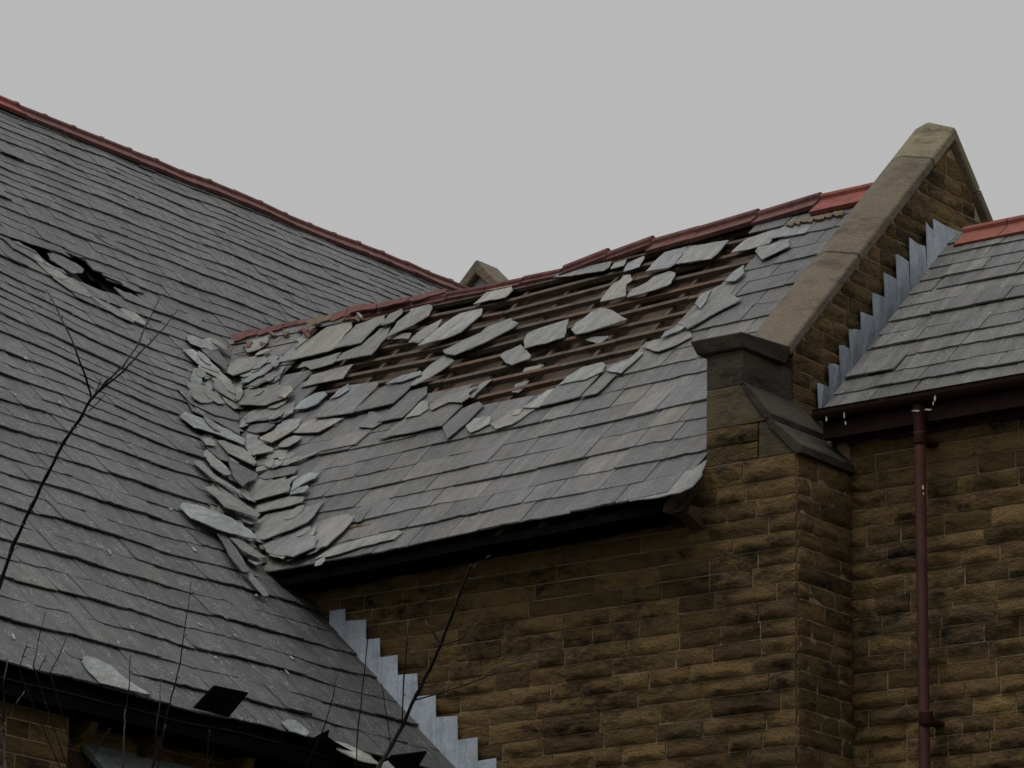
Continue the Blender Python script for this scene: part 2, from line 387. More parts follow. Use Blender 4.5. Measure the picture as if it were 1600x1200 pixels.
# ------------------------------------------------------------------ main hall roof
def dropA(uc, s, w, g_, Lg):
    p = RA.P(uc, s + g_ * .5, .03)
    if p.y > 25.9:                                        # inside the transept's roof space
        zb = 7.93 + (p.y - 25.55) * math.tan(PB) if p.y < 29.66 else 11.9 - (p.y - 29.66) * math.tan(PB)
        if p.y > 26.35 and p.z < zb - .55 and p.z > 3: return True
    for P in HOLES:
        for du in (-.3, 0, .3):
            h = hole_span(uc + du * w, P)
            if h and s < h[1] - .02 and s + Lg > h[0] + .02:
                cutA.append((uc, s, w, g_, Lg)); return True
    return False
cutA = []
itemsA = slate_courses(RA, -.03, SA, lambda s: max(.165, .352 - .0147 * s), lambda s: .40 - .010 * s,
                       lambda s: 15.3, lambda s: 26.02 if s < 2.9 else min(37.5, 25.55 + (5.875 + .7 * s - 7.93) / .966 + 1.1) if s < 8.6 else 37.5, dropA, .2, .040)
place_slates(itemsA, M['slateA'], roofA)
# broken pieces round the hole
for uc, s, w, g_, Lg in cutA:
    sp = []
    for P in HOLES:
        for q in (-.48, -.16, .16, .48):
            h = hole_span(uc + q * w, P)
            if h: sp.append((q, h))
    if not sp: continue
    lo = min(h[0] for q, h in sp); hi = max(h[1] for q, h in sp)
    for a, b in ((s, min(s + Lg, lo - .01)), (max(s, hi + .01), s + Lg)):
        if b - a < .05: continue
        h0 = .03 if a == s else .03 * (1 - (a - s) / Lg)
        Q = []
        for q in (-.48, -.1, .2, .48):
            Q.append((uc + q * w, a + (U(-.02, .03) if a != s else U(-.005, .005))))
        for q in (.48, .15, -.15, -.48):
            Q.append((uc + q * w, b + (U(-.03, .02) if b != s + Lg else 0)))
        fr = lambda x: .042 * (1 - (x - s) / Lg) + .002
        bot = [RA.P(u, x, fr(x)) for u, x in Q]; top = [RA.P(u, x, fr(x) + .012) for u, x in Q]; k = len(Q)
        obj('slate', mesh('broken_slate', bot + top, [list(range(k))[::-1], list(range(k, 2 * k))] + [[i, (i + 1) % k, k + (i + 1) % k, k + i] for i in range(k)], M['slateA']), roofA)
# rafters seen through the hole, attic shade put into their near-black colour
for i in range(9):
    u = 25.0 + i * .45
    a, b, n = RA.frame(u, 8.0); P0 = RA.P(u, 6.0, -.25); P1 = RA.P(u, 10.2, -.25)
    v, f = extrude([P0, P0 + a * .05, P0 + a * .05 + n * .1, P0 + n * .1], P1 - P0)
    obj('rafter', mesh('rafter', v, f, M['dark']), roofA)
# slates pulled askew along the lower lip of the hole, and a few other displaced ones
pale = M['slateP']
for pts, n0, ts, tu, mt in [
    ([(40, 250), (170, 265), (300, 360), (420, 455), (400, 500), (250, 400), (120, 330)], .055, -.02, 0, 'slateA'),
    ([(300, 375), (430, 460), (540, 540), (620, 600), (560, 610), (440, 560), (330, 450)], .06, -.02, 0, 'slateM'),
    ([(470, 545), (640, 600), (760, 690), (840, 760), (800, 770), (620, 700), (480, 600)], .06, -.02, 0, 'slateM'),
    ([(430, 365), (560, 400), (690, 470), (750, 520), (735, 555), (640, 555), (560, 500), (450, 430)], .05, -.03, .02, 'slateA'),
    ([(780, 720), (900, 790), (1060, 880), (1190, 960), (1200, 1000), (1040, 930), (860, 800)], .06, -.02, 0, 'slateM'),
    ([(1060, 870), (1150, 860), (1230, 920), (1300, 990), (1290, 1020), (1180, 970)], .06, -.03, 0, 'slateP'),
    ([(0, 130), (200, 180), (400, 270), (540, 310), (640, 420), (560, 380), (400, 330), (180, 260), (0, 200)], .05, -.03, 0, 'slateA'),
    ([(850, 215), (960, 290), (1240, 430), (1180, 350), (1000, 250)], .045, -.03, 0, 'slateA'),
]:
    plate(RA, zz(0, 330, 5.714, pts), n0, ts, tu, mt=M[mt], parent=roofA)
# slates sliding off along the valley and at the eave
for i, (pts, n0, ts, tu, mt) in enumerate([
    ([(170, 180), (210, 150), (400, 240), (560, 350), (560, 400), (400, 320), (260, 270)], .13, -.10, .05, 'slateP'),
    ([(200, 60), (330, 40), (430, 90), (520, 200), (530, 330), (400, 240), (250, 160)], .10, -.06, .05, 'slateA'),
    ([(410, 340), (450, 340), (560, 390), (640, 500), (620, 520), (470, 430)], .15, -.08, .05, 'slateM'),
    ([(330, 420), (360, 410), (440, 500), (480, 570), (440, 580), (360, 510)], .12, -.1, .05, 'slateP'),
    ([(470, 450), (640, 560), (650, 580), (560, 640), (510, 590)], .16, -.06, .06, 'slateA'),
    ([(260, 460), (300, 460), (380, 560), (540, 690), (530, 710), (390, 610), (290, 510)], .13, -.09, .04, 'slateM'),
    ([(330, 630), (370, 620), (540, 730), (620, 790), (660, 830), (640, 850), (450, 770), (400, 700)], .16, -.08, .06, 'slateM'),
    ([(175, 740), (200, 715), (300, 740), (480, 830), (600, 930), (640, 990), (560, 980), (400, 920), (240, 830)], .15, -.12, .05, 'slateP'),
    ([(400, 920), (450, 930), (560, 1100), (600, 1180), (560, 1180), (470, 1060)], .14, -.05, .05, 'slateA'),
    ([(480, 950), (540, 960), (660, 1060), (700, 1090), (650, 1090), (560, 1040)], .17, -.05, .05, 'slateM'),
    ([(300, 330), (400, 330), (460, 440), (480, 500), (420, 480), (340, 400)], .10, -.06, .04, 'slateA'),
]): plate(RA, zz(240, 600, 4, pts), n0, ts, tu, mt=M[mt], parent=roofA)
for pts, n0, ts, tu, mt in [
    ([(110, 650), (170, 650), (260, 720), (330, 800), (320, 820), (210, 770)], .10, -.1, .04, 'slateP'),
    ([(200, 760), (230, 735), (310, 760), (400, 860), (430, 960), (380, 930), (320, 840)], .13, -.08, .05, 'slateP'),
    ([(80, 890), (200, 930), (330, 1000), (450, 1080), (440, 1120), (300, 1080), (160, 1000)], .11, -.08, .04, 'slateA'),
    ([(210, 600), (310, 640), (380, 760), (370, 800), (300, 740), (220, 660)], .10, -.06, .04, 'slateA'),
    ([(290, 830), (400, 850), (440, 930), (440, 1000), (340, 930)], .14, -.06, .06, 'slateM')]:
    plate(RA, zz(260, 380, 4, pts), n0, ts, tu, mt=M[mt], parent=roofA)
for pts, n0, ts, tu, mt in [
    ([(415, 480), (425, 455), (480, 465), (560, 510), (640, 590), (745, 665), (680, 650), (500, 600), (440, 530)], .095, -.06, .03, 'slateP'),
    ([(560, 508), (610, 505), (680, 570), (760, 650), (745, 665), (650, 600)], .085, -.06, .02, 'slateA'),
    ([(1410, 790), (1440, 775), (1480, 780), (1550, 850), (1530, 870), (1450, 840)], .085, -.08, .03, 'slateP'),
    ([(1230, 20), (1260, 50), (1345, 165), (1320, 165), (1250, 80)], .12, -.02, .05, 'slateM'),
    ([(1660, 880), (1740, 900), (1850, 960), (1900, 1010), (1800, 990), (1690, 930)], .08, -.05, .02, 'slateP'),
    ([(1880, 1000), (1940, 985), (1990, 1040), (1960, 1080), (1900, 1050)], .08, -.05, .02, 'slateP')]:
    plate(RA, zz(0, 880, 3.2, pts), n0, ts, tu, mt=M[mt], parent=roofA)

# lead clips and droppings: pale flecks on the slates
def flecks(S, u0, u1, s0, s1, n, parent, h):
    for _ in range(n):
        u, s_ = U(u0, u1), U(s0, s1); p = topx(S.P(u, s_))
        if not (0 < p[0] < 1600 and 0 < p[1] < 1200): continue
        a, b, nn = S.frame(u, s_); w, l = U(.010, .022), U(.025, .07); sk = U(-.03, .03)
        q = [S.P(u - w, s_, h), S.P(u + w, s_ + U(-.01, .01), h), S.P(u + w * .8 + sk, s_ + l, h), S.P(u - w * .7 + sk, s_ + l * U(.7, 1), h)]
        obj('lead_clip', mesh('lead_clip', *extrude(q, nn * .004), M['clip']), parent)
flecks(RA, 20, 27, .3, 7, 55, roofA, .052); flecks(RA, 25, 37, 6, 12.5, 25, roofA, .050)

# ------------------------------------------------------------------ ridge tiles
def ridge_tile(S0, S1, yzdir, pitch, mt, name, parent, leg=.19, roll=.042, drop=0., back=0.):
    """S0,S1 ends of the ridge line; yzdir horizontal direction across the ridge (towards the viewer's slope)"""
    d = (S1 - S0); q = Vector(yzdir); c, s = math.cos(pitch), math.sin(pitch)
    Z = Vector((0, 0, 1)); prof = []
    out_ = [q * (leg * c + .045) + Z * (-leg * s + .045), q * (.05 * c + .02) + Z * (-.05 * s + .045)]
    for k in range(7):
        a = math.radians(-35 + k * 250 / 6); out_.append(q * (roll * math.cos(a)) + Z * (.06 + roll * math.sin(a)))
    out_ += [q * (-.05 * c - .02) + Z * (-.05 * s + .045), q * (-leg * c - .045) + Z * (-leg * s + .045)]
    inn = [q * (-leg * c - .02) + Z * (-leg * s + .01), Z * (.02), q * (leg * c + .02) + Z * (-leg * s + .01)]
    prof = out_ + inn
    sh = Z * (-drop) - q * back
    parts = [extrude([S0 + p + sh for p in prof], d * .985)]
    return obj(name, mesh(name, *parts[0], mt), parent)
for i in range(52):                                       # main hall ridge
    y0 = 15.0 + i * .47
    if y0 > 37.4: break
    a = RA.P(y0, SA, .02 + U(-.008, .008)); b = RA.P(min(y0 + .47, 37.56), SA, .02 + U(-.008, .008))
    ridge_tile(a, b, (1, 0, 0), PA, M['dkred'] if rnd() < .96 else M['red'], 'ridge_tile', hall, .17)
    col_a = a + (b - a) * .9
    ridge_tile(col_a + Vector((0, 0, .004)), b + Vector((0, 0, .004)), (1, 0, 0), PA, M['dkred'], 'ridge_collar', hall, .178, .047)
# bedding mortar / small slips under the hall ridge
# ------------------------------------------------------------------ hall far gable
def arm(x0, z0, x1, z1, y0, y1, th):
    d = Vector((x1 - x0, 0, z1 - z0)).normalized(); n = Vector((-d.z, 0, d.x)); n = n if n.z > 0 else -n
    a = Vector((x0, y0, z0)); b = Vector((x1, y0, z1))
    return extrude([a, b, b - n * th, a - n * th], Vector((0, y1 - y0, 0)))
gx, gz = -29.40, 15.30
tp = math.tan(PA); th = .2
fc = obj('far_coping', bevelled('far_coping', *xz([(gx, gz), (gx + .5, gz - .5 * tp), (gx + .5, gz - .5 * tp - th), (gx, gz - th), (gx - .5, gz - .5 * tp - th), (gx - .5, gz - .5 * tp)], 37.56, 38.02), M['coping'], .02), hall)
for sgn in (1, -1):
    for k in range(4):
        d0, d1 = .508 + k * 1.1, .5 + (k + 1) * 1.1
        P = [(gx + sgn * d0, gz - d0 * tp), (gx + sgn * d1, gz - d1 * tp), (gx + sgn * d1, gz - d1 * tp - th), (gx + sgn * d0, gz - d0 * tp - th)]
        obj('coping_stone', bevelled('coping_stone', *xz(P, 37.565, 38.015), M['coping'], .015), fc)
v, f = xz([(gx, gz - .1), (gx + 9, gz - .1 - 9 * tp), (gx + 9, GZ), (gx - 9, GZ), (gx - 9, gz - .1 - 9 * tp)], 37.68, 37.9)
obj('far_gable_wall', mesh('far_gable_wall', v, f, M['render']), hall)

# ------------------------------------------------------------------ rock-faced walling
def stone_shape():
    nx, ny = 4, 3; V = []; Fs = []; jb = random.choice((1, 1, 2))
    for j in range(ny + 1):
        for i in range(nx + 1):
            x, y = i / nx - .5, j / ny - .5
            edge = i in (0, nx) or j in (0, ny)
            z = U(.15, .42) if edge else (U(.7, 1.35) if j == jb else U(.25, .8))
            V.append(Vector((x * (1 if edge else .96) + (0 if edge else U(-.07, .07)), y + (0 if edge else U(-.09, .09)), z)))
    for j in range(ny):
        for i in range(nx):
            a = j * (nx + 1) + i; Fs.append([a, a + 1, a + nx + 2, a + nx + 1])
    per = [i for i in range(nx + 1)] + [j * (nx + 1) + nx for j in range(1, ny + 1)] + [ny * (nx + 1) + i for i in range(nx - 1, -1, -1)] + [j * (nx + 1) for j in range(ny - 1, 0, -1)]
    b = len(V)
    for p in per: V.append(Vector((V[p].x, V[p].y, -1.6)))
    n = len(per)
    for i in range(n): Fs.append([per[i], per[(i + 1) % n], b + (i + 1) % n, b + i])
    return V, Fs
def stone_mesh():
    v, f = stone_shape(); m = mesh('stone', v, f, M['stone'], True)
    for e in m.edges:
        zs_ = [m.vertices[i].co for i in e.vertices]
        if all(max(abs(c.x), abs(c.y)) > .499 for c in zs_): e.use_edge_sharp = True
    return m
STONES = [stone_mesh() for _ in range(24)]
def stone(parent, O, ud, nd, u0, u1, z0, z1, depth=.030, gap=.006):
    w, h = u1 - u0 - 2 * gap, z1 - z0 - 2 * gap
    o = O + ud * ((u0 + u1) / 2) + Vector((0, 0, (z0 + z1) / 2))
    m = random.choice(STONES); Z = Vector((0, 0, 1))
    fl = random.choice((1, -1))
    x = ud * (w * fl); d = depth * U(.7, 1.35)
    Mx = Matrix(((x.x, 0, nd.x * d, o.x), (x.y, 0, nd.y * d, o.y), (x.z, h, nd.z * d, o.z), (0, 0, 0, 1)))
    return obj('stone', m, parent, Mx)
def courses(z0, z1, h0):
    out = []; z = z0
    while z < z1 - .05:
        h = h0 * U(.9, 1.1)
        if z + h > z1 - .07: h = z1 - z
        out.append((z, z + h)); z += h
    return out
def walling(parent, O, ud, nd, zs, lo, hi, lmin=.28, lmax=.72, depth=.047, far_=None):
    V, Fs = [], []
    for k, (z0, z1) in enumerate(zs):
        a, b = lo(z0), hi(z0); u = a
        while u < b - .02:
            w = U(lmin, lmax)
            if u == a and k % 2: w *= .6
            if u + w > b - .15: w = b - u
            o = stone(parent, O, ud, nd, u, u + w, z0, z1, depth)
            if far_ and far_(u):                          # beyond the frame: one joined field
                b0 = len(V); V += [o.matrix_world @ q.co for q in o.data.vertices]; Fs += [[b0 + i for i in q.vertices] for q in o.data.polygons]; bpy.data.objects.remove(o)
            u += w
    if V: obj('stone_field', mesh('stone_field', V, Fs, M['stone']), parent, kind='stuff')

# transept south wall (y = YB, facing the viewer) and the return of the buttress
zsB = courses(5.0, 8.28, .156)
wallB = obj('wall', mesh('transept_wall', *join([box(-24.5, X1 - .006, YB - .005, YB + .6, GZ, 8.28), box(-27, -17.9, YB + .010, YB + .5, 8.28, 8.30)]), M['mortar']), trans)
walling(wallB, Vector((0, YB, 0)), Vector((1, 0, 0)), Vector((0, -1, 0)), zsB, lambda z: -20.6 - max(0, (z - 5.8)) * 1.12 - .5, lambda z: X1)
ret = obj('buttress_side', mesh('buttress_side', *box(X1 - .5, X1 + .009, YB + .03, YC + .25, GZ, 8.27), M['mortar']), trans)
walling(ret, Vector((X1, 0, 0)), Vector((0, 1, 0)), Vector((1, 0, 0)), zsB, lambda z: YB, lambda z: YC, .25, .5)
# pier above the eave
pier = obj('pier', mesh('pier_core', *box(XL + .01, XG - .02, YB + .004, 26.85, 8.25, 9.26), M['mortar']), trans)
for z0, z1, xr in ((8.285, 8.44, -17.29), (8.44, 8.60, -17.29)):
    stone(pier, Vector((0, YB, 0)), Vector((1, 0, 0)), Vector((0, -1, 0)), XL, xr, z0, z1)
def xz_(poly, y0, y1): return extrude([Vector((x, y0, z)) for x, z in poly], Vector((0, y1 - y0, 0)))
Y_ = lambda *a: bevelled(*a)
obj('dressed_block', bevelled('dressed_block', *xz([(-17.285, 8.285), (-16.905, 8.285), (-16.905, 8.345), (-17.13, 8.575), (-17.20, 8.595), (-17.285, 8.595)], YB - .004, YC), M['block'], .006), pier)
obj('dressed_block', bevelled('dressed_block', *xz([(XL, 8.605), (-17.18, 8.605), (-17.40, 8.935), (-17.455, 8.95), (XL, 8.95)], YB - .004, YC), M['block'], .006), pier)
obj('dressed_block', bevelled('dressed_block', *box(XL, XG + .002, YB - .003, 26.763, 8.957, 9.272), M['ashlar'], .006), pier)
obj('weathering', bevelled('weathering', *xz([(-17.452, 8.985), (-17.392, 8.945), (-17.145, 8.655), (-17.145, 8.600), (-17.2, 8.598), (-17.425, 8.90)], YB - .03, YC), M['ashlar'], .005), pier)
obj('weathering', bevelled('weathering', *xz([(-17.21, 8.635), (-17.13, 8.592), (-16.843, 8.338), (-16.843, 8.268), (-16.90, 8.266), (-17.16, 8.53)], YB - .03, YC), M['ashlar'], .005), pier)
# kneeler cap
tv = [Vector((-17.955, 25.93, 9.405)), Vector((-17.415, 25.93, 9.405)), Vector((-17.35, 26.60, 9.425)), Vector((-17.955, 26.60, 9.46))]
bv = [Vector((-17.895, 25.965, 9.272)), Vector((-17.425, 25.965, 9.272)), Vector((-17.40, 26.60, 9.272)), Vector((-17.895, 26.60, 9.272))]
obj('kneeler_cap', bevelled('kneeler_cap', tv + bv, [[0, 1, 2, 3], [7, 6, 5, 4]] + [[i, (i + 1) % 4, 4 + (i + 1) % 4, 4 + i] for i in range(4)], M['ashlar'], .012), trans)

# gable wall behind it
SL = (12.292 - 9.436) / (29.483 - 26.602)               # slope of the coping's arris
def cz(y): return 9.436 + (y - 26.602) * SL
APY, APZ = 29.483, 12.292
gp = [(26.78, GZ), (26.78, cz(26.78) - .12), (APY, APZ - .2), (APY + 4.2, APZ - .2 - 4.2 * 1.06), (APY + 4.2, GZ)]
gable = obj('gable_wall', mesh('gable_core', *extrude([Vector((XL + .02, y, z)) for y, z in gp], Vector((XG + .005 - XL - .02, 0, 0))), M['mortar']), trans)
zsG = courses(8.72, 12.0, .15)
walling(gable, Vector((XG, 0, 0)), Vector((0, 1, 0)), Vector((1, 0, 0)), zsG,
        lambda z: max(26.765, 26.602 + (z - 9.436) / SL + .21), lambda z: min(APY + (APZ - z) / 1.06 - .32, 27.25 + (z - 8.55) / .97 + .75, 31.0) if z < 11.6 else APY + (APZ - z) / 1.06 - .22, .22, .5, .034)
# coping
cth = math.atan(SL); nrm = Vector((0, -math.sin(cth), math.cos(cth)))
def cop_section(y, z, nn, foot=False):
    p = Vector((0, y, z))
    q = [(-17.395, 0), (-17.69, .085), (-17.84, .05), (-17.84, -.30), (-17.395, -.085)]
    return [Vector((x, 0, 0)) + p + nn * h for x, h in q]
def loft(a, b):
    n = len(a); return a + b, [list(range(n))[::-1], list(range(n, 2 * n))] + [[i, (i + 1) % n, n + (i + 1) % n, n + i] for i in range(n)]
cop = obj('coping', mesh('coping_bed', *extrude([Vector((XL + .03, 26.85, cz(26.85) - .30)), Vector((XL + .03, APY, APZ - .32)), Vector((XL + .03, APY, APZ - .40)), Vector((XL + .03, 26.9, cz(26.9) - .45))], Vector((.30, 0, 0))), M['mortar']), trans)
yj = [26.60, on((1262, 512), 0, -17.395).y, on((1341, 399), 0, -17.395).y, on((1402, 315), 0, -17.395).y, on((1456, 240), 0, -17.395).y]
yj = [26.60, 27.757, yj[4]]
for a, b in zip(yj, yj[1:]):
    v, f = loft(cop_section(a + .004, cz(a + .004), nrm), cop_section(b - .004, cz(b - .004), nrm))
    obj('coping_stone', bevelled('coping_stone', v, f, M['coping'], .012), cop)
apn = Vector((0, 0, 1.38)); n2 = Vector((0, math.sin(math.radians(46.7)), math.cos(math.radians(46.7))))
def far(y): return APZ - (y - APY) * 1.06
sa, sb, sc_ = cop_section(yj[-1] + .004, cz(yj[-1] + .004), nrm), cop_section(APY, APZ, apn), cop_section(APY + .45, far(APY + .45), n2)
V = sa + sb + sc_; n = 5
Fs = [list(range(n))[::-1], list(range(2 * n, 3 * n))] + [[k * n + i, k * n + (i + 1) % n, (k + 1) * n + (i + 1) % n, (k + 1) * n + i] for k in range(2) for i in range(n)]
obj('apex_stone', bevelled('apex_stone', V, Fs, M['apex'], .012), cop)
for a, b in ((.455, 1.6), (1.605, 2.8), (2.805, 4.2)):
    v, f = loft(cop_section(APY + a, far(APY + a), n2), cop_section(APY + b, far(APY + b), n2))
    obj('coping_stone', bevelled('coping_stone', v, f, M['coping'], .012), cop)

# ------------------------------------------------------------------ transept roof: deck, rafters, battens, slates
OPEN = [(430, 612), (470, 545), (545, 490), (620, 466), (885, 398), (1090, 348), (1150, 343), (1225, 360), (1180, 392), (1150, 440), (1120, 462), (1090, 490),
        (1085, 505), (1050, 525), (1010, 545), (985, 560), (945, 582), (890, 606), (840, 632), (790, 652), (770, 664), (742, 668), (715, 648), (660, 640), (620, 640), (545, 652), (500, 655), (470, 645), (445, 632)]
OPEN = [RB.px(*p) for p in OPEN]
U0, U1 = -27.2, XL - .01
roofB = obj('roof', mesh('transept_roof_deck', *grid_deck(RB, U0, U1, .0, SB, -.150, .3), M['felt']), trans)
v, f = extrude([RB.P(U0, SB, -.05), RB.P(U1, SB, -.05), Vector((U1, 34.3, 7.5)), Vector((U0, 34.3, 7.5))], Vector((0, 0, -.06)))
obj('rear_slope', mesh('transept_rear_slope', v, f, M['slateB']), trans)
def bar(S, ua, sa_, ub, sb_, w, n0, n1, mt, name, parent):       # timber laid on the roof, w across
    a, b, n = S.frame((ua + ub) / 2, (sa_ + sb_) / 2)
    P0, P1 = S.P(ua, sa_, n0), S.P(ub, sb_, n0); d = (P1 - P0); t = n.cross(d).normalized() * w / 2
    h = n * (n1 - n0)
    v, f = extrude([P0 - t, P0 + t, P0 + t + h, P0 - t + h], d)
    return obj(name, mesh(name, v, f, mt), parent)
for i in range(14):
    u = -26.2 + i * .62 + U(-.06, .06)
    bar(RB, u + U(-.02, .02), .3, u + U(-.02, .02), SB - .05, 0.042, -.149, -.046, M['wood'] if i % 3 else M['woodr'], 'rafter', roofB)
gB = lambda s: max(.272, .350 - .014 * s)
s = .02; cs = []
while s < SB - .05: cs.append(s); s += gB(s)
for k, s in enumerate(cs):
    if s < 1.6: continue
    u = -26.6
    while u < U1 - .1:
        l = U(1.4, 2.6); e = min(u + l, U1)
        sb_ = s + .03
        # follow the sag in short lengths
        bar(RB, u, sb_ + U(-.008, .008), e - .006, sb_ + U(-.008, .008), .066, -.046, .0 + U(-.008, .003), M['wood'] if rnd() < .85 else M['woodr'], 'batten', roofB)
        u = e
def dropB(uc, s, w, g_, Lg):
    c = s + g_ * .55
    if inpoly(uc, c, OPEN): return True
    if inpoly(uc - .3 * w, c, OPEN) and inpoly(uc + .1 * w, s + .9 * g_, OPEN): return True
    if s < .2 and uc - w / 2 > -18.42: return True                # the rounded corner slate is traced
    return False
def uhiB(s): return U1
itemsB = slate_courses(RB, .0, SB, gB, lambda s: .42, lambda s: -22.3 - .87 * s - .25, uhiB, dropB, .5, .027)
place_slates(itemsB, M['slateB'], roofB)

def onB(lst, ox, oy, sc, mt=None, parent=roofB, name='slate'):
    for pts, n0, ts, tu, m_ in lst: plate(RB, zz(ox, oy, sc, pts), n0, ts, tu, mt=M[m_], parent=parent, name=name)
# corner slates by the pier
onB([([(960, 1180), (1060, 1040), (1150, 970), (1480, 910), (1597, 820), (1560, 960), (1480, 1060), (1380, 1110), (1200, 1150)], .036, -.03, 0, 'slateL')], 800, 560, 5.263)
# ragged upper edge of the slates still in place (right side and lower side of the opening)
onB([([(370, 225), (450, 150), (560, 70), (740, 20), (765, 40), (750, 110), (720, 130), (560, 330), (230, 410)], .05, -.05, 0, 'slateB'),
     ([(385, 222), (450, 150), (560, 70), (740, 20), (765, 40), (745, 110), (600, 180), (480, 200)], .068, -.05, 0, 'slateP'),
     ([(80, 410), (180, 340), (290, 250), (370, 230), (300, 330), (220, 410)], .06, -.05, 0, 'slateP'),
     ([(740, 130), (800, 80), (900, 60), (870, 120), (700, 300), (570, 330)], .055, -.05, 0, 'slateB'),
     ([(770, 100), (830, 55), (960, 5), (1020, -60), (1080, -60), (1000, 30), (900, 130)], .065, -.05, 0, 'slateP'),
     ([(0, 470), (10, 430), (90, 410), (60, 460)], .07, -.03, 0, 'slateP')], 800, 560, 5.263)
onB([([(1150, 1050), (1060, 1010), (1150, 960), (1250, 870), (1200, 820), (1250, 730), (1330, 700), (1450, 640), (1540, 540), (1600, 520), (1560, 640), (1500, 740), (1600, 790), (1350, 930)], .06, -.04, 0, 'slateM'),
     ([(1210, 830), (1250, 740), (1340, 700), (1300, 800), (1250, 870)], .085, -.04, 0, 'slateP'),
     ([(910, 1120), (950, 1060), (1060, 1010), (1220, 900), (1200, 960), (1080, 1050)], .085, -.05, 0, 'slateP'),
     ([(1450, 640), (1530, 545), (1610, 490), (1620, 560), (1540, 640)], .085, -.05, 0, 'slateP'),
     ([(760, 1190), (850, 1120), (920, 1110), (1000, 1070), (1160, 1050), (1180, 1100), (1040, 1180), (900, 1230)], .055, -.05, 0, 'slateM')], 860, 320, 5.333)
onB([([(640, 790), (700, 720), (720, 640), (770, 650), (840, 690), (850, 740), (760, 800)], .055, -.05, 0, 'slateB'),
     ([(280, 720), (350, 610), (420, 540), (550, 420), (790, 390), (795, 430), (600, 685)], .055, -.06, 0, 'slateB'),
     ([(400, 560), (470, 470), (555, 415), (560, 470), (480, 530)], .075, -.05, 0, 'slateP'),
     ([(590, 680), (800, 470), (1000, 350), (1160, 310), (1168, 350), (1060, 470), (940, 600)], .05, -.06, 0, 'slateB'),
     ([(860, 430), (1000, 350), (1160, 310), (1165, 350), (1000, 410)], .07, -.05, 0, 'slateP'),
     ([(1060, 470), (1205, 430), (1210, 500), (1010, 720), (800, 760), (940, 605)], .045, -.06, 0, 'slateB'),
     ([(1010, 725), (1100, 620), (1160, 560), (1215, 555), (1240, 600), (1380, 590), (1480, 560), (1510, 600), (1340, 790), (1000, 860), (800, 900)], .05, -.05, 0, 'slateB'),
     ([(1030, 715), (1110, 620), (1165, 560), (1220, 560), (1225, 630), (1150, 690)], .07, -.05, 0, 'slateP'),
     ([(1230, 600), (1330, 520), (1600, 440), (1640, 430), (1560, 500), (1570, 540), (1500, 590), (1390, 580), (1250, 650)], .07, -.06, .02, 'slateM'),
     ([(1340, 790), (1500, 620), (1640, 560), (1680, 600), (1640, 640), (1540, 760), (1380, 905)], .055, -.05, 0, 'slateB'),
     ([(100, 640), (160, 560), (280, 490), (350, 480), (380, 510), (300, 600), (200, 640)], .06, -.06, .03, 'slateP'),
     ([(60, 690), (0, 720), (0, 610), (60, 580), (95, 590), (100, 640)], .07, -.05, .0, 'slateM'),
     ([(80, 835), (160, 760), (300, 690), (510, 710), (310, 840)], .06, -.08, 0, 'slateM'),
     ([(0, 860), (0, 730), (60, 710), (150, 720), (155, 760), (60, 840)], .07, -.06, 0, 'slateM'),
     ([(330, 990), (450, 850), (760, 790), (620, 930)], .052, -.05, 0, 'slateB')], 440, 520, 5.333)
onB([([(350, 1180), (400, 1130), (480, 1110), (505, 1120), (500, 1170), (430, 1210), (380, 1230)], .07, -.06, 0, 'slateP'),
     ([(500, 1170), (580, 1120), (620, 1080), (710, 1065), (800, 1060), (640, 1180), (540, 1210)], .06, -.06, 0, 'slateM')], 640, 370, 4)
# slates still hanging in their courses at the upper left
onB([([(760, 745), (830, 650), (960, 540), (1020, 490), (1150, 480), (1155, 520), (1100, 590), (1050, 670), (1020, 685)], .05, -.06, 0, 'slateM'),
     ([(1040, 672), (1110, 590), (1180, 500), (1360, 435), (1368, 480), (1310, 520), (1220, 632)], .048, -.06, 0, 'slateM'),
     ([(815, 780), (850, 740), (1040, 690), (1090, 675), (1040, 755), (900, 795), (870, 770)], .035, -.05, 0, 'slateM'),
     ([(1050, 752), (1100, 690), (1220, 635), (1330, 520), (1400, 500), (1372, 590), (1285, 708)], .038, -.06, 0, 'slateM'),
     ([(840, 905), (900, 812), (1165, 748), (1105, 855)], .03, -.07, .02, 'slateM'),
     ([(800, 600), (890, 553), (885, 602), (800, 665), (830, 625)], .05, -.05, 0, 'slateM'),
     ([(720, 745), (740, 690), (800, 650), (800, 690), (760, 740)], .045, -.05, 0, 'slateP'),
     ([(1340, 520), (1390, 440), (1470, 400), (1470, 440), (1420, 495)], .06, -.06, 0, 'slateM'),
     ([(1380, 605), (1440, 490), (1520, 420), (1640, 370), (1660, 400), (1640, 450), (1540, 520)], .055, -.06, 0, 'slateM'),
     ([(1375, 598), (1440, 560), (1530, 560), (1510, 600)], .03, -.03, 0, 'slateM'),
     ([(1510, 630), (1540, 580), (1680, 500), (1700, 520), (1620, 600)], .04, -.06, 0, 'slateM'),
     ([(1160, 475), (1200, 440), (1220, 450), (1200, 490)], .05, 0, 0, 'clay'),
     ([(650, 690), (690, 640), (800, 620), (790, 660), (700, 690)], .02, 0, 0, 'clay'),
     ([(430, 660), (520, 660), (500, 700), (440, 700)], .03, 0, 0, 'clay'),
     ([(340, 640), (410, 640), (400, 690), (380, 700)], .03, 0, 0, 'clay')], 260, 380, 4)
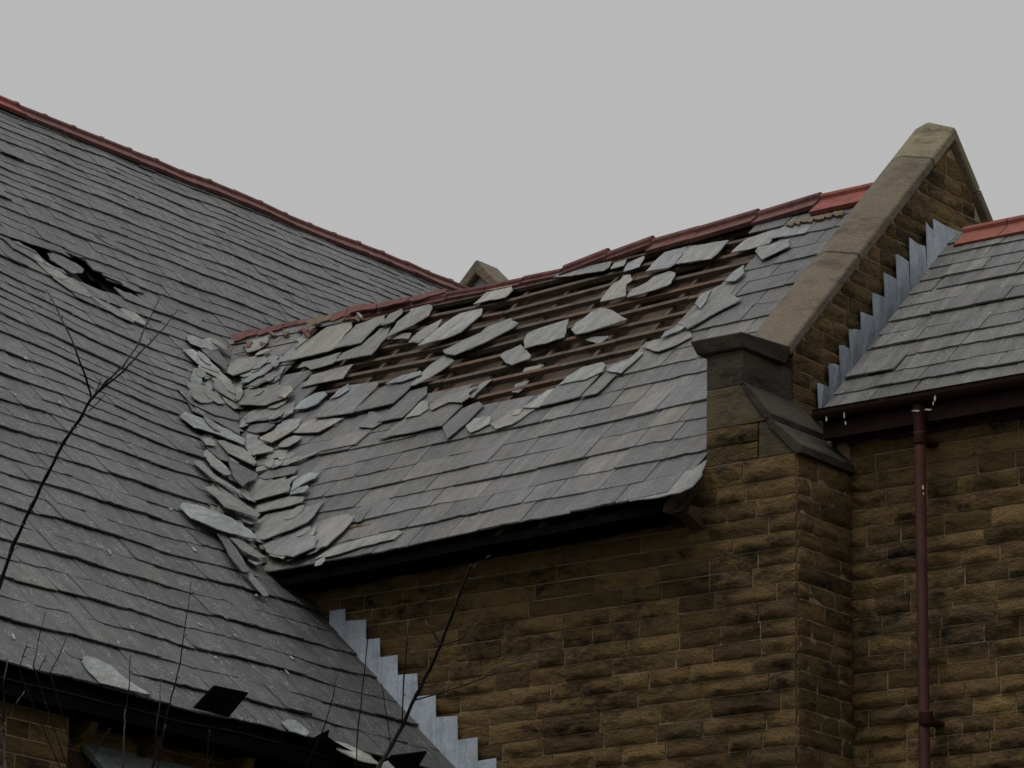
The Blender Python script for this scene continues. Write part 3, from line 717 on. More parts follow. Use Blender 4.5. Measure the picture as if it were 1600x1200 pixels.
# heap of slates along the valley
onB([([(370, 810), (400, 740), (450, 710), (560, 690), (575, 750), (520, 800), (420, 840)], .12, -.10, -.03, 'slateM'),
     ([(485, 640), (520, 600), (630, 575), (635, 610), (580, 670), (510, 692)], .10, -.08, 0, 'slateM'),
     ([(460, 890), (560, 800), (620, 720), (720, 685), (715, 730), (640, 790), (520, 885)], .09, -.10, 0, 'slateP'),
     ([(490, 912), (600, 830), (650, 770), (745, 755), (720, 810), (640, 870)], .075, -.08, 0, 'slateM'),
     ([(445, 1010), (500, 920), (700, 865), (780, 905), (790, 940), (720, 980), (620, 1025), (500, 1018)], .11, -.10, -.02, 'slateM'),
     ([(440, 990), (430, 900), (470, 880), (480, 920), (460, 980)], .13, -.04, 0, 'slateP'),
     ([(700, 960), (730, 900), (770, 880), (790, 920), (740, 970)], .13, -.04, 0, 'slateP'),
     ([(500, 1080), (640, 1020), (740, 1000), (640, 1090), (510, 1132)], .09, -.08, -.02, 'slateM'),
     ([(770, 1010), (800, 980), (790, 1060), (640, 1120), (660, 1090)], .08, -.06, 0, 'slateM'),
     ([(660, 1190), (700, 1130), (830, 1090), (835, 1110), (760, 1180)], .09, -.06, 0, 'slateP'),
     ([(600, 760), (640, 740), (720, 690), (700, 740), (640, 780)], .06, -.06, 0, 'slateM')], 260, 380, 4)
onB([([(580, 250), (580, 190), (700, 160), (840, 120), (870, 130), (820, 210), (700, 232)], .08, -.08, -.02, 'slateM'),
     ([(750, 290), (770, 250), (860, 210), (915, 210), (900, 260), (850, 310), (740, 380), (660, 345)], .095, -.08, 0, 'slateM'),
     ([(575, 402), (580, 300), (640, 330), (690, 370), (750, 402), (620, 452)], .11, -.06, -.03, 'slateM'),
     ([(590, 450), (580, 410), (640, 440), (750, 400), (740, 420)], .12, -.05, 0, 'slateP'),
     ([(640, 310), (580, 290), (600, 250), (720, 240), (760, 250), (700, 300)], .075, -.06, 0, 'slateB'),
     ([(645, 555), (640, 520), (860, 470), (1060, 398), (990, 440), (880, 490), (740, 530)], .08, -.10, 0, 'slateM'),
     ([(540, 715), (610, 590), (862, 573), (840, 672), (640, 737), (580, 737)], .15, -.10, -.02, 'slateM'),
     ([(650, 580), (720, 530), (900, 510), (880, 560), (700, 600)], .09, -.06, 0, 'slateB'),
     ([(863, 680), (870, 600), (970, 540), (1025, 550), (1010, 590), (930, 632)], .10, -.08, .03, 'slateP'),
     ([(845, 664), (960, 628), (972, 650), (940, 682), (850, 690)], .12, -.05, .04, 'slateP'),
     ([(612, 750), (850, 685), (942, 700), (930, 740), (800, 782), (640, 812)], .11, -.10, 0, 'slateM'),
     ([(600, 935), (640, 850), (700, 790), (990, 740), (1060, 700), (1000, 820), (960, 870), (870, 920), (700, 992), (650, 982)], .12, -.10, 0, 'slateM'),
     ([(670, 1010), (730, 940), (900, 850), (970, 870), (990, 930), (1027, 970), (1015, 1030), (880, 1102), (740, 1077)], .12, -.10, .0, 'slateM'),
     ([(720, 1070), (740, 1030), (885, 1005), (810, 1100)], .145, -.08, .0, 'slateP'),
     ([(980, 900), (1000, 850), (1180, 800), (1265, 800), (1200, 910), (1090, 1030), (1010, 1052)], .07, -.07, .02, 'slateM'),
     ([(980, 950), (1000, 890), (1020, 900), (1000, 940)], .12, -.02, 0, 'slateP'),
     ([(1000, 1102), (1100, 1020), (1490, 890), (1555, 920), (1500, 970), (1300, 1020), (1100, 1087)], .055, -.10, 0, 'slateM'),
     ([(1210, 800), (1270, 790), (1360, 770), (1300, 860), (1270, 870)], .055, -.06, 0, 'slateB')], 240, 600, 4)

# small broken bits in the valley between the two roofs
for i in range(160):
    t = rnd(); vx = fit([(0, 352), (.3, 372), (.6, 385), (.8, 398), (1, 432)], t); vy = 545 + t * 325
    left = rnd() < .5
    x = vx + (-U(0, 62) if left else U(2, 75)); y = vy + U(-14, 14)
    l = U(7, 21); w = U(4, 9.5); a = math.radians(U(25, 60) if left else U(-50, -12)); ca, sa2 = math.cos(a), math.sin(a)
    pts = [(-l, -w * U(0, .5)), (-l * .4, -w), (l * .5, -w * U(.6, 1)), (l, -w * U(-.3, .4)), (l * .6, w * U(.6, 1)), (-l * .3, w), (-l * .8, w * .5)]
    S_ = RA if left else RB
    plate(S_, [(x + px_ * ca - py_ * sa2, y + px_ * sa2 + py_ * ca) for px_, py_ in pts], U(.045, .125), U(-.14, .0), U(-.08, .10), t=U(.005, .009), rag=.006, mt=M[random.choice(('slateM', 'slateL', 'slateP', 'slateL', 'slateM'))], parent=roofA if left else roofB, name='slate_fragment')

# ---- transept ridge: good tiles at the right, slumped and broken ones at the left
def ridge_pt(u, dz=0.): return RB.P(u, SB, .02) + Vector((0, 0, dz))
ends = [-17.83, -18.32, -19.0, -19.72, -20.45, -21.0, -21.55, -22.1]
for i in range(len(ends) - 1):
    b, a = ends[i], ends[i + 1]
    tilt = U(-.01, .012)
    ridge_tile(ridge_pt(a, -.01 + tilt), ridge_pt(b, .015 - tilt), (0, -1, 0), PB, M['red'] if i < 2 else M['dkred'], 'ridge_tile', trans, (.27 if i < 2 else .16 if i < 5 else .09), .05, back=0 if i < 4 else .03)
u = -22.12
while u > -24.6:
    ridge_tile(ridge_pt(u - .48, U(-.035, -.015)), ridge_pt(u, U(-.035, -.015)), (0, -1, 0), PB, M['dkred'], 'ridge_tile', trans, .07, .04, back=.02, drop=.01); u -= .485
# top board
for i in range(8): bar(RB, -24.9 + .6 * i, SB - .1, -24.31 + .6 * i, SB - .1, .05, -.03, .012, M['wood'], 'ridge_board', roofB)
def rag_tile(x0, y0, x1, y1, h, mt, n0=.06):
    plate(RB, [(x0, y0), ((x0 + x1) / 2, (y0 + y1) / 2 - 1), (x1, y1), (x1 - 4, y1 + h), ((x0 + x1) / 2 + 3, (y0 + y1) / 2 + h * .8), (x0 + 3, y0 + h)], n0, .1, 0, t=.018, mt=M[mt], parent=trans, name='broken_ridge_tile')
rag_tile(362, 525, 402, 515, 8, 'dkred', .08); rag_tile(400, 518, 445, 507, 6, 'dkred', .07); rag_tile(440, 507, 482, 500, 5, 'dkred'); rag_tile(478, 503, 520, 493, 7, 'clay')
rag_tile(515, 495, 545, 484, 7, 'dkred'); rag_tile(543, 482, 590, 475, 7, 'dkred', .1); rag_tile(588, 476, 640, 466, 5, 'dkred', .1); rag_tile(640, 466, 700, 452, 5, 'dkred', .08)
for _ in range(14):                                       # mortar crumbs along the broken ridge
    x = U(365, 560); y = 530 - (x - 362) * .235 + U(4, 22)
    plate(RB, [(x, y), (x + U(3, 8), y - U(1, 5)), (x + U(8, 13), y + U(0, 3)), (x + U(3, 7), y + U(3, 8))], .06, U(-.2, .2), U(-.2, .2), t=U(.02, .05), rag=.004, mt=M[random.choice(('clay', 'clay', 'dkred', 'slateM'))], parent=roofB, name='debris')
# flank of bedding mortar under the good ridge tiles at the right
for i in range(9):
    x = 1228 + i * 10 + U(-3, 3); y = 352 - (x - 1228) * .23
    plate(RB, [(x, y), (x + U(5, 9), y - 4), (x + U(10, 15), y - 4), (x + 10, y + U(0, 4)), (x + 4, y + U(0, 4))], .05, 0, 0, t=.02, rag=.006, mt=M['clay'], parent=roofB, name='bedding_mortar')

# ---- eave boards of the transept, under-eave shade put into their black
def eave_pt(u, dy, dz): p = RB.P(u, -.0, 0); return Vector((u, p.y + dy, p.z + dz))
us = [-22.35, -21.2, -20.0, -18.9, -17.99]
for a, b in zip(us, us[1:]):
    v, f = loft([eave_pt(a, .03, -.095), eave_pt(a, .06, -.095), eave_pt(a, .06, -.03), eave_pt(a, .03, -.03)], [eave_pt(b, .03, -.095), eave_pt(b, .06, -.095), eave_pt(b, .06, -.03), eave_pt(b, .03, -.03)])
    obj('fascia', mesh('fascia', v, f, M['black']), trans)
    v, f = loft([eave_pt(a, .015, -.105), Vector((a, YB + .02, eave_pt(a, 0, -.105).z)), Vector((a, YB + .02, eave_pt(a, 0, -.096).z)), eave_pt(a, .015, -.096)], [eave_pt(b, .015, -.105), Vector((b, YB + .02, eave_pt(b, 0, -.105).z)), Vector((b, YB + .02, eave_pt(b, 0, -.096).z)), eave_pt(b, .015, -.096)])
    obj('soffit', mesh('soffit', v, f, M['black']), trans)
e = -17.985
pz = eave_pt(e, 0, 0)
v, f = extrude([Vector((e, pz.y + .03, pz.z - .11)), Vector((e, YB, pz.z - .11)), Vector((e, YB, pz.z + .26)), Vector((e, pz.y + .2, pz.z + .1)), Vector((e, pz.y + .05, pz.z - .02))], Vector((.02, 0, 0)))
obj('eave_end_board', mesh('eave_end_board', v, f, M['brownb']), trans)
v, f = extrude([Vector((e + .022, YB - .24, pz.z - .11)), Vector((e + .022, YB, pz.z - .2)), Vector((e + .022, YB, pz.z - .02)), Vector((e + .022, YB - .2, pz.z - .02))], Vector((.13, 0, 0)))
obj('corbel', bevelled('corbel', v, f, M['brownb'], .008), trans)

# ---- stepped lead on the transept wall over the hall roof
lf = obj('lead_flashing', mesh('lead_apron', *extrude([on(p, 1, YB - .080) for p in ((516, 955), (545, 985), (600, 1048), (660, 1118), (715, 1182), (780, 1256), (760, 1262), (640, 1142), (560, 1050), (512, 990))], Vector((0, .006, 0))), M['lead']), trans)
tops = [(538.7, 953), (572, 967), (594, 996), (621, 1024), (651, 1053), (680, 1087.6), (714, 1118), (744.6, 1151), (776, 1186), (806, 1216)]
prev = 517
for i, (x, y) in enumerate(tops):
    rl = lambda q: 972 + (q - 520) * 1.152
    P = [(prev - 2, y + 3 + U(-2, 2)), (x, y + U(-1, 1)), (x + U(-1, 1), (y + rl(x)) / 2 + 10), (x + 3, rl(x) + 16), (prev, rl(prev) + 16)]
    d = .088 + .006 * (i % 2)
    P = [(q[0] + U(-1.5, 1.5), q[1] + (U(-2.5, 2.5) if k_ < 2 else 0)) for k_, q in enumerate(P)]
    obj('lead_step', mesh('lead_step', *extrude([on(p, 1, YB - d) for p in P], Vector((0, .005, 0))), M['lead']), lf)
    prev = x

# ------------------------------------------------------------------ side wing
wallC = obj('wall', mesh('side_wing_wall', *box(XG + .01, -9, YC - .005, YC + .5, GZ, 8.60), M['mortar']), wing)
zsC = courses(5.0, 8.56, .158)
walling(wallC, Vector((0, YC, 0)), Vector((1, 0, 0)), Vector((0, -1, 0)), zsC, lambda z: X1, lambda z: -9.0, .26, .6, far_=lambda u: u > -14.2)
XV = -17.03
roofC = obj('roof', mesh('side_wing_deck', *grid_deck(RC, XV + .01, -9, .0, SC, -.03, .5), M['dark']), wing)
v, f = extrude([RC.P(XV, SC, 0), RC.P(-9, SC, 0), Vector((-9, 31.5, 8.4)), Vector((XV, 31.5, 8.4))], Vector((0, 0, -.08)))
obj('rear_slope', mesh('side_rear_slope', v, f, M['slateC']), wing)
itemsC = slate_courses(RC, -.02, SC, lambda s: max(.20, .262 - .012 * s), lambda s: .40, lambda s: XV + .3, lambda s: -9.02, None, .8)
# first slate of each course is cut to the verge
itC = []
for it in itemsC: itC.append(it)
s = -.02; k = 0
while s < SC:
    g_ = max(.20, .262 - .012 * s); Lg = min(2 * g_ + .07, SC - s + .06); w = .36 if k % 2 else .24
    a, b, n = RC.frame(XV, s); o = RC.P(XV + w / 2, s, .034); vv = (b * Lg + n * -.031).normalized(); nn = a.cross(vv)
    Mx = Matrix(((a.x * w, vv.x * Lg, nn.x * .012, o.x), (a.y * w, vv.y * Lg, nn.y * .012, o.y), (a.z * w, vv.z * Lg, nn.z * .012, o.z), (0, 0, 0, 1)))
    itC.append((Mx, random.randrange(14), o, w * g_)); s += g_; k += 1
place_slates(itC, M['slateC'], roofC)
# lead gutter between the wing's verge and the gable, and the stepped lead on the gable
v, f = extrude([RC.P(XG + .005, -.05, -.30), RC.P(XV, -.05, -.30), RC.P(XV, -.05, .02), RC.P(XV - .006, -.05, .02), RC.P(XV - .012, -.05, -.292), RC.P(XG + .005, -.05, -.292)], RC.v * (SC + .05))
lg = obj('lead_flashing', mesh('verge_lead_shaded', v, f, M['dark']), wing)  # gap floor dark instead of lead grey: its shade is in the colour
cor = [(1459, 338), (1445.5, 350.7), (1419, 372.5), (1401, 400.6), (1381.7, 428.7), (1363.7, 455.7), (1343, 483), (1328, 511), (1310.5, 539), (1294, 567.5), (1276.8, 595.6)]
prev = 1499
for i, (x, y) in enumerate(cor):
    rl = lambda q: 640 - 1.295 * (q - 1281)
    if i == 0: P = [(x, y), (1500, 360), (1497, 372), (1482, 396), (x + 3, rl(x) + 12)]
    else: P = [(x, y), (prev + 1, y + .36 * (prev - x)), (prev + 4, rl(prev) + 14), (x + 4, rl(x) + 14)]
    d = .046 + .007 * (i % 2)
    P = [(q[0] + (U(-2.5, 2.5) if k_ < 2 else 0), q[1] + (U(-4, 4) if k_ < 2 else 0)) for k_, q in enumerate(P)]
    P.insert(1, ((P[0][0] + P[1][0]) / 2, (P[0][1] + P[1][1]) / 2 + U(-3, 3)))
    obj('lead_step', mesh('lead_step', *extrude([on(p, 0, XG + d + (U(.0, .03) if k_ < 3 else 0)) for k_, p in enumerate(P)], Vector((-.006, 0, 0))), M['lead']), lg)
    prev = x
# ridge
u = XV + .12
for i in range(17):
    ridge_tile(RC.P(u, SC, .0), RC.P(u + .46, SC, .0), (0, -1, 0), PC, M['orange'], 'ridge_tile', wing, .24, .05); u += .465
# gutter, fascia, soffit
ga, gb = -17.06, -9.0
prof = []
for k in range(9):
    a = math.radians(180 + k * 180 / 8); prof.append((26.545 + .068 * math.cos(a), 8.775 + .075 * math.sin(a)))
prof = [(26.465, 8.785)] + prof[0:] + [(26.62, 8.785), (26.613, 8.785)] + [(26.545 + .060 * math.cos(math.radians(360 - k * 180 / 8)), 8.778 + .066 * math.sin(math.radians(360 - k * 180 / 8))) for k in range(9)]
gut = obj('gutter', mesh('gutter', *extrude([Vector((ga, y, z)) for y, z in prof], Vector((gb - ga, 0, 0))), M['dmaroon']), wing)
for x in (-16.40, -14.9, -13.4):                           # union clips
    v, f = extrude([Vector((x, 26.545 + .076 * math.cos(math.radians(180 + k * 20)), 8.777 + .083 * math.sin(math.radians(180 + k * 20)))) for k in range(10)] + [Vector((x, 26.545 + .066 * math.cos(math.radians(360 - k * 20)), 8.777 + .073 * math.sin(math.radians(360 - k * 20)))) for k in range(10)], Vector((.07, 0, 0)))
    obj('union_clip', mesh('union_clip', v, f, M['maroon']), gut)
obj('fascia', mesh('fascia', *box(-17.05, -9, 26.63, 26.655, 8.56, 8.77), M['dmaroon']), wing)
obj('soffit', mesh('soffit', *box(-17.05, -9, 26.657, YC + .012, 8.565, 8.585), M['dmaroon']), wing)
obj('wall_plate_board', mesh('wall_plate_board', *box(X1 + .0, -9, YC - .05, YC + .008, 8.515, 8.563), M['maroon']), wing)
# downpipe
def tube(pts, rads, seg=12, cap=True):
    V = []; Fs = []; prevd = None; T = None
    for i, p in enumerate(pts):
        d = (pts[min(i + 1, len(pts) - 1)] - pts[max(i - 1, 0)]).normalized()
        if T is None: T = d.orthogonal().normalized()
        else: T = (T - d * T.dot(d)).normalized()
        B_ = d.cross(T)
        for k in range(seg):
            a = 2 * math.pi * k / seg; V.append(p + (T * math.cos(a) + B_ * math.sin(a)) * rads[i])
    for i in range(len(pts) - 1):
        for k in range(seg): Fs.append([i * seg + k, i * seg + (k + 1) % seg, (i + 1) * seg + (k + 1) % seg, (i + 1) * seg + k])
    if cap: Fs += [list(range(seg))[::-1], list(range((len(pts) - 1) * seg, len(pts) * seg))]
    return V, Fs
px0 = on((1437, 655), 1, 26.60).x; px1 = on((1448, 1195), 1, 26.60).x
dpx = lambda z: px0 + (px1 - px0) * (8.55 - z) / 2.85
dp = obj('downpipe', mesh('downpipe', *tube([Vector((dpx(8.5), 26.60, 8.45)), Vector((dpx(5), 26.60, GZ))], [.047, .047], 16), M['maroon'], True), wing)
obj('pipe_outlet', mesh('pipe_outlet', *tube([Vector((px0, 26.585, 8.74)), Vector((px0, 26.595, 8.64)), Vector((px0, 26.60, 8.57)), Vector((px0, 26.60, 8.50)), Vector((px0, 26.60, 8.40))], [.062, .056, .053, .053, .053], 16), M['maroon'], True), dp)
for z0, z1, r in ((8.36, 8.47, .056), (5.98, 6.10, .058), (3.6, 3.72, .058)):
    obj('pipe_socket', mesh('pipe_socket', *tube([Vector((dpx(z0), 26.60, z0)), Vector((dpx(z0), 26.60, z0 + .015)), Vector((dpx(z0), 26.60, z1 - .02)), Vector((dpx(z0), 26.60, z1))], [r - .006, r, r, r + .004], 16), M['maroon'], True), dp)
    v, f = box(dpx(z0) - .055, dpx(z0) + .055, 26.64, 26.82, z0 + .03, z0 + .06)
    obj('pipe_bracket', mesh('pipe_bracket', v, f, M['maroon']), dp)
# bird droppings on gutter and pipe
def blob(pts3, parent, name, mt, t=.004):
    pass
def splat(ax, val, px, r, l, parent):
    P = []
    for k in range(9):
        a = 2 * math.pi * k / 9; P.append((px[0] + r * math.cos(a) * U(.6, 1.2), px[1] + l * math.sin(a) * U(.7, 1.2)))
    d = Vector((0, .003, 0)) if ax == 1 else Vector((.003, 0, 0))
    obj('bird_dropping', mesh('bird_dropping', *extrude([on(p, ax, val) for p in P], d), M['white']), parent)
for px, r, l in (((1319, 649), 1.1, 5), ((1321, 661), 1.1, 3), ((1291, 655), 1.4, 4), ((1461, 622), 1.6, 5), ((1458, 630), 1.4, 3.5)): splat(1, 26.468, px, r, l, gut)
splat(1, 26.548, (1442, 761), 1.6, 3.5, dp); splat(1, 26.548, (1443, 771), 1.2, 2, dp); splat(1, 26.535, (1432, 642), 7, 1.8, dp); splat(1, 26.535, (1450, 640), 6, 1.6, dp)

# ------------------------------------------------------------------ hall wall under its eave
XW = -20.85; XP = -20.56
wallA = obj('wall', mesh('hall_wall', *box(XW - .5, XW + .005, 14, YB + .02, GZ, 5.72), M['mortar']), hall)
zsA = courses(4.3, 5.70, .165)
walling(wallA, Vector((XW, 0, 0)), Vector((0, 1, 0)), Vector((1, 0, 0)), zsA, lambda z: 20.9, lambda z: 26.0, .3, .6)
ypr = on((107, 1150), 0, XP).y
pj = obj('projecting_pier', mesh('projecting_pier', *box(XW - .02, XP + .001, 14, ypr - .01, GZ, 5.63), M['mortar']), hall)
walling(pj, Vector((XP, 0, 0)), Vector((0, 1, 0)), Vector((1, 0, 0)), courses(4.3, 5.63, .135), lambda z: 14, lambda z: ypr, .25, .5, .02, lambda u: u < 18.6)
for x in (134, 237, 381, 520):
    y = on((x, 1130), 0, XW + .15).y
    zc = 5.70
    v, f = extrude([Vector((XW, y - .045, zc)), Vector((XW + .26, y - .045, zc)), Vector((XW + .24, y - .045, zc - .1)), Vector((XW + .1, y - .045, zc - .18)), Vector((XW, y - .045, zc - .2))], Vector((0, .09, 0)))
    obj('corbel', bevelled('corbel', v, f, M['stone'], .006), hall)
# sloping weathered slab below the corbels
a0 = on((128, 1158), 0, XW + .03); a1 = on((330, 1212), 0, XW + .03)
v, f = extrude([a0, Vector((a0.x, a1.y, a0.z)), Vector((a0.x + .42, a1.y, a0.z - .38)), Vector((a0.x + .42, a0.y, a0.z - .38))], Vector((0, 0, -.08)))
obj('sloping_slab', bevelled('sloping_slab', v, f, M['slateP'], .008), hall)
v, f = box(XW - .01, a0.x + .36, a0.y + .04, a1.y - .04, 4.0, a0.z - .42)
obj('slab_support', mesh('slab_support', v, f, M['stone']), hall)
# eave boards of the hall, black to paint the shade below the slates
for a in range(15, 26, 2):
    b = min(a + 2, 25.98)
    P0 = RA.P(a, -.02, -.02); P1 = RA.P(b, -.02, -.02)
    v, f = extrude([P0 + Vector((-.035, 0, 0)), P0 + Vector((-.065, 0, 0)), P0 + Vector((-.065, 0, -.17)), P0 + Vector((-.035, 0, -.17))], P1 - P0)
    obj('fascia', mesh('fascia', v, f, M['black']), hall)
    v, f = extrude([P0 + Vector((-.066, 0, -.15)), Vector((XW + .0, a, P0.z - .15)), Vector((XW + .0, a, P0.z - .165)), P0 + Vector((-.066, 0, -.165))], P1 - P0)
    obj('soffit', mesh('soffit', v, f, M['black']), hall)

# ------------------------------------------------------------------ loose slates lying on the open battens: things of their own
LOOSE = [
    (640, 370, 4, [(395, 425), (450, 370), (500, 320), (640, 295), (647, 330), (600, 385), (500, 400)], .05, -.06, .02, 'rounded loose slate just under the ridge, below the far stone gable'),
    (640, 370, 4, [(50, 690), (130, 610), (250, 500), (310, 460), (450, 433), (447, 480), (380, 550), (320, 612), (220, 652)], .055, -.07, .03, 'largest loose slate with a rounded upper corner, left of the open battens'),
    (640, 370, 4, [(205, 712), (330, 640), (440, 590), (480, 545), (630, 495), (680, 535), (640, 582), (480, 672), (290, 757), (240, 742)], .06, -.08, .03, 'long loose slate with a chipped brown end lying across two battens'),
    (640, 370, 4, [(5, 945), (80, 840), (130, 780), (210, 725), (277, 765), (230, 815), (130, 892), (40, 942)], .045, -.08, .03, 'narrow slipped slate pointing down to the lower edge of the opening'),
    (640, 370, 4, [(720, 705), (710, 650), (730, 598), (770, 575), (990, 503), (967, 632), (850, 675)], .04, -.06, 0, 'loose oblong slate with faint reddish stripes in the middle of the battens'),
    (640, 370, 4, [(1008, 580), (1030, 540), (1130, 460), (1190, 433), (1260, 448), (1365, 520), (1250, 562), (1100, 608), (1040, 618)], .04, -.06, 0, 'broad fan shaped loose slate in the middle of the battens'),
    (640, 370, 4, [(558, 740), (590, 710), (640, 690), (690, 663), (762, 745), (750, 772), (640, 812), (600, 792)], .04, -.06, 0, 'small five sided slate resting below the reddish striped one'),
    (860, 320, 5.333, [(415, 815), (440, 760), (510, 660), (580, 610), (600, 570), (660, 565), (685, 620), (635, 660), (637, 770), (560, 790)], .045, -.05, .02, 'loose slate broken to a tall hooked point, upright on the battens'),
    (860, 320, 5.333, [(638, 775), (645, 740), (680, 700), (800, 640), (850, 590), (990, 543), (1040, 562), (1010, 662), (970, 687), (760, 750)], .045, -.05, .02, 'loose slate tapering to a point at its left end, right of the hooked one'),
    (860, 320, 5.333, [(795, 565), (840, 500), (945, 385), (1080, 350), (1140, 330), (1040, 500), (1000, 532)], .05, -.06, 0, 'left one of two slates side by side under the red ridge'),
    (860, 320, 5.333, [(1045, 500), (1145, 328), (1480, 283), (1390, 415), (1340, 462)], .052, -.06, 0, 'right one of two slates side by side under the red ridge'),
    (860, 320, 5.333, [(608, 562), (640, 480), (780, 418), (742, 522)], .05, -.05, .02, 'upright diamond shaped slate hanging just below the ridge'),
    (860, 320, 5.333, [(498, 537), (530, 478), (632, 448), (612, 512)], .05, -.05, .02, 'smallest slate under the ridge, left of the diamond shaped one'),
    (860, 320, 5.333, [(5, 602), (30, 570), (190, 528), (510, 468), (490, 520), (440, 557), (250, 582)], .055, -.06, 0, 'long slate tilted against the ridge with a wavy lower edge'),
    (1000, 170, 2.667, [(478, 592), (490, 570), (540, 562), (620, 538), (627, 577), (510, 634)], .085, -.06, .02, 'loose slate on top of the sound courses beside the stone coping'),
    (1000, 170, 2.667, [(378, 602), (440, 540), (587, 488), (540, 562), (450, 590)], .05, -.05, 0, 'last slate in place under the ridge at the right edge of the opening'),
    (1000, 170, 2.667, [(540, 545), (590, 490), (735, 460), (690, 520)], .05, -.05, 0, 'rough pale slate under the bright red ridge tiles'),
    (640, 370, 4, [(700, 852), (720, 820), (842, 798), (800, 832), (740, 862)], -.05, 0, 0, 'slip of slate fallen between the battens, upper of two'),
    (640, 370, 4, [(638, 972), (660, 920), (747, 898), (720, 942), (680, 972)], -.05, 0, 0, 'slip of slate fallen between the battens, lower of two'),
    (640, 370, 4, [(1095, 642), (1130, 625), (1252, 618), (1180, 672)], -.055, 0, 0, 'dark slip of slate fallen below the fan shaped one'),
    (640, 370, 4, [(345, 1010), (380, 960), (460, 900), (520, 880), (450, 950), (400, 1010)], .03, -.04, .03, 'thin splinter of slate at the lower edge of the opening'),
    (640, 370, 4, [(0, 660), (40, 600), (100, 560), (200, 505), (160, 590), (60, 670)], .045, -.05, .02, 'ragged slate tucked beneath the largest loose one'),
    (640, 370, 4, [(0, 560), (0, 440), (120, 410), (142, 450), (100, 500), (10, 555)], .05, -.05, .02, 'rounded slate next to the broken ridge, left of the open battens'),
]
for ox, oy, sc, pts, n0, ts, tu, lab in LOOSE:
    o = plate(RB, zz(ox, oy, sc, pts), n0 * .72, ts, tu, mt=M['slateL'], name='loose_slate', warp=U(-.02, .03))
    tag(o, lab, 'roof slate', 'loose slates on the open battens')

# ------------------------------------------------------------------ torn gutter pieces at the hall eave
def flap(px, x, lab, t=.02):
    P = [on(p, 0, xx) for p, xx in zip(px, x)]
    n = (P[1] - P[0]).cross(P[2] - P[0]).normalized()
    v, f = extrude(P, n * t); return tag(obj('gutter_fragment', bevelled('gutter_fragment', v, f, M['black'], .004)), lab, 'gutter piece', 'torn pieces at the eave of the hall')
flap([(303, 1107), (336, 1072), (389, 1083), (358, 1121)], [-20.30, -20.17, -20.17, -20.30], 'black board standing up from the eave of the left hall')
flap([(606, 1190), (612, 1182), (668, 1175), (652, 1202), (620, 1204)], [-20.27, -20.22, -20.17, -20.22, -20.27], 'black bent flap beside the thick twig at the foot of the lead steps')
flap([(480, 1158), (500, 1146), (515, 1139), (512, 1150), (524, 1158), (560, 1178), (540, 1184), (500, 1170)], [-20.25, -20.22, -20.19, -20.21, -20.22, -20.25, -20.27, -20.27], 'jagged black fragment on the torn edge of the hall eave')

# ------------------------------------------------------------------ bare saplings in front
def at(x, y, d): q = ray(x, y); return q * (d / q.dot(fw))
def twig(pts, d, w0, w1, name, parent):
    P = []; R = []
    Q = []
    for (a, b) in zip(pts, pts[1:]):
        for k in range(3): Q.append((a[0] + (b[0] - a[0]) * k / 3 + (U(-1, 1) if k else 0), a[1] + (b[1] - a[1]) * k / 3))
    Q.append(pts[-1])
    for i, p in enumerate(Q):
        t = i / (len(Q) - 1); P.append(at(p[0], p[1], d + .4 * math.sin(3 * t + w0))); R.append((w0 + (w1 - w0) * t) / 2 * d / F * (1 + (.25 if i % 3 == 0 and i else 0)))
    return P, R
def sapling(lab, d, stem, branches, w=7):
    o = empty('bare_sapling', (0, 0, 0), lab, 'sapling', 'bare saplings in front of the church')
    P, R = twig(stem, d, w, w * .55, 'stem', o)
    b = P[0]; root = Vector((b.x, b.y, GZ)); P = [root + Vector((.05, 0, -.05)), root.lerp(b, .4) + Vector((.06, .03, 0)), root.lerp(b, .75)] + P; R = [R[0] * 2.4, R[0] * 1.8, R[0] * 1.3] + R
    obj('stem', mesh('stem', *tube(P, R, 7), M['bark'], True), o)
    for pts, w0, w1 in branches:
        P, R = twig(pts, d, w0, w1, 'branch', o); obj('branch', mesh('branch', *tube(P, R, 6), M['bark'], True), o)
    for pts, w0, w1 in branches + [(stem, w, w * .5)]:            # buds and stubby spurs
        for (a, b) in zip(pts, pts[1:]):
            l = math.hypot(b[0] - a[0], b[1] - a[1]); 
            if l < 14 or rnd() < .3: continue
            t = U(.3, .8); c = (a[0] + (b[0] - a[0]) * t, a[1] + (b[1] - a[1]) * t); sd_ = random.choice((1, -1)); k = U(4, 8)
            e_ = (c[0] + (b[0] - a[0]) / l * k * .7 - sd_ * (b[1] - a[1]) / l * k * .7, c[1] + (b[1] - a[1]) / l * k * .7 + sd_ * (b[0] - a[0]) / l * k * .7)
            P, R = twig([c, e_], d, max(1.4, w1), 1.2, 'spur', o); obj('bud', mesh('bud', *tube(P, R, 5), M['bark'], True), o)
    return o
sapling('forked bare sapling leaning across the left roof', 13.0, [(-60, 1090), (-25, 985), (0, 912), (20, 852), (50, 790), (72, 745), (100, 690), (125, 655), (143, 622)],
        [([(143, 624), (135, 592), (121, 555), (106, 518), (90, 485), (72, 452)], 3.5, 1.5), ([(143, 624), (166, 596), (192, 573), (215, 540), (230, 505), (249, 467)], 4.2, 1.5),
         ([(145, 620), (168, 600), (195, 578), (218, 552), (240, 530), (262, 505), (278, 484)], 3.8, 1.4), ([(149, 614), (154, 602), (159, 591)], 2, 1), ([(139, 642), (152, 630), (164, 616)], 2, 1),
         ([(131, 652), (129, 645)], 2, 1), ([(52, 800), (46, 788)], 2, 1), ([(20, 862), (28, 855)], 2, 1), ([(112, 668), (120, 672)], 2, 1)], 7.2)
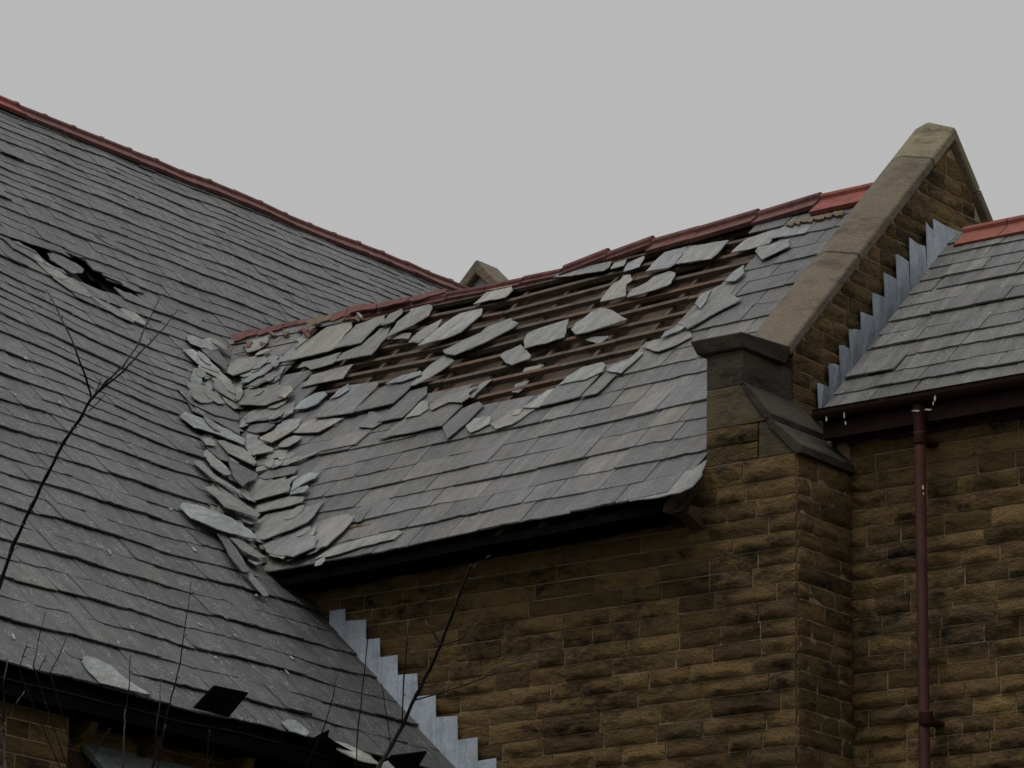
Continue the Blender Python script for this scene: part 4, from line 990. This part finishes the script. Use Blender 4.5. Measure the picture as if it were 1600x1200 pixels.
sapling('bare sapling crossing the lead steps in the lower middle', 12.0, [(572, 1250), (590, 1202), (612, 1165), (631, 1130), (651, 1085), (672, 1045), (690, 1005), (705, 965), (720, 925), (735, 885)],
        [([(690, 1008), (718, 1000), (732, 988), (746, 973)], 3, 1.3), ([(690, 1008), (678, 990), (664, 969)], 3, 1.3), ([(648, 1094), (690, 1082), (730, 1069), (770, 1054), (792, 1040), (838, 1027)], 2.6, 1.2),
         ([(733, 890), (745, 880), (766, 868)], 2.5, 1.2), ([(722, 922), (714, 930), (708, 936)], 2, 1), ([(728, 905), (737, 903)], 2, 1), ([(628, 1135), (631, 1060), (636, 1005), (638, 968)], 2.6, 1.4),
         ([(740, 886), (736, 882)], 3, 1.5), ([(555, 1240), (560, 1130), (568, 1060), (574, 1005), (583, 950)], 2.2, 1.2), ([(610, 1168), (606, 1130), (600, 1090), (596, 1068)], 1.8, 1.)], 7)
sapling('slender bare sapling at the bottom left corner by the pale stone wall', 11.0, [(12, 1260), (8, 1200), (6, 1160), (5, 1120), (7, 1097)],
        [([(6, 1100), (6, 1062), (12, 1028)], 3.4, 1.6), ([(7, 1122), (25, 1100), (38, 1080)], 3.4, 1.6), ([(7, 1130), (0, 1145), (-10, 1160)], 3, 2), ([(30, 1092), (36, 1086)], 2, 1)], 6)
sapling('cluster of thin bare shoots along the eave of the left hall', 12.5, [(180, 1330), (190, 1260), (192, 1200), (194, 1140), (196, 1108)],
        [([(200, 1270), (240, 1195), (247, 1170), (244, 1138), (250, 1095), (252, 1060)], 3, 1.2), ([(243, 1178), (252, 1155), (259, 1133)], 2.4, 1.2), ([(196, 1110), (201, 1080), (204, 1024)], 2.2, 1.2),
         ([(230, 1300), (262, 1110), (272, 1075), (282, 1035), (290, 970), (299, 910)], 2.6, 1.2), ([(150, 1330), (30, 1050), (38, 1018), (43, 1003)], 2, 1.1), ([(150, 1330), (52, 1040), (60, 1000), (71, 955)], 2, 1.1),
         ([(160, 1330), (78, 1052), (92, 1025), (107, 990)], 2, 1.1), ([(60, 1050), (72, 1024)], 2, 1.), ([(170, 1330), (138, 1195), (160, 1155), (172, 1138)], 2, 1.), ([(300, 1330), (322, 1210), (325, 1160), (327, 1140)], 2, 1.), ([(322, 1200), (334, 1175)], 2, 1.),
         ([(420, 1330), (505, 1140), (520, 1090), (528, 1052)], 2.2, 1.1)], 3.4)
print('objects', len(bpy.data.objects), 'tris', sum(len(o.data.loop_triangles) or sum(len(p.vertices) - 2 for p in o.data.polygons) for o in bpy.data.objects if o.type == 'MESH'))
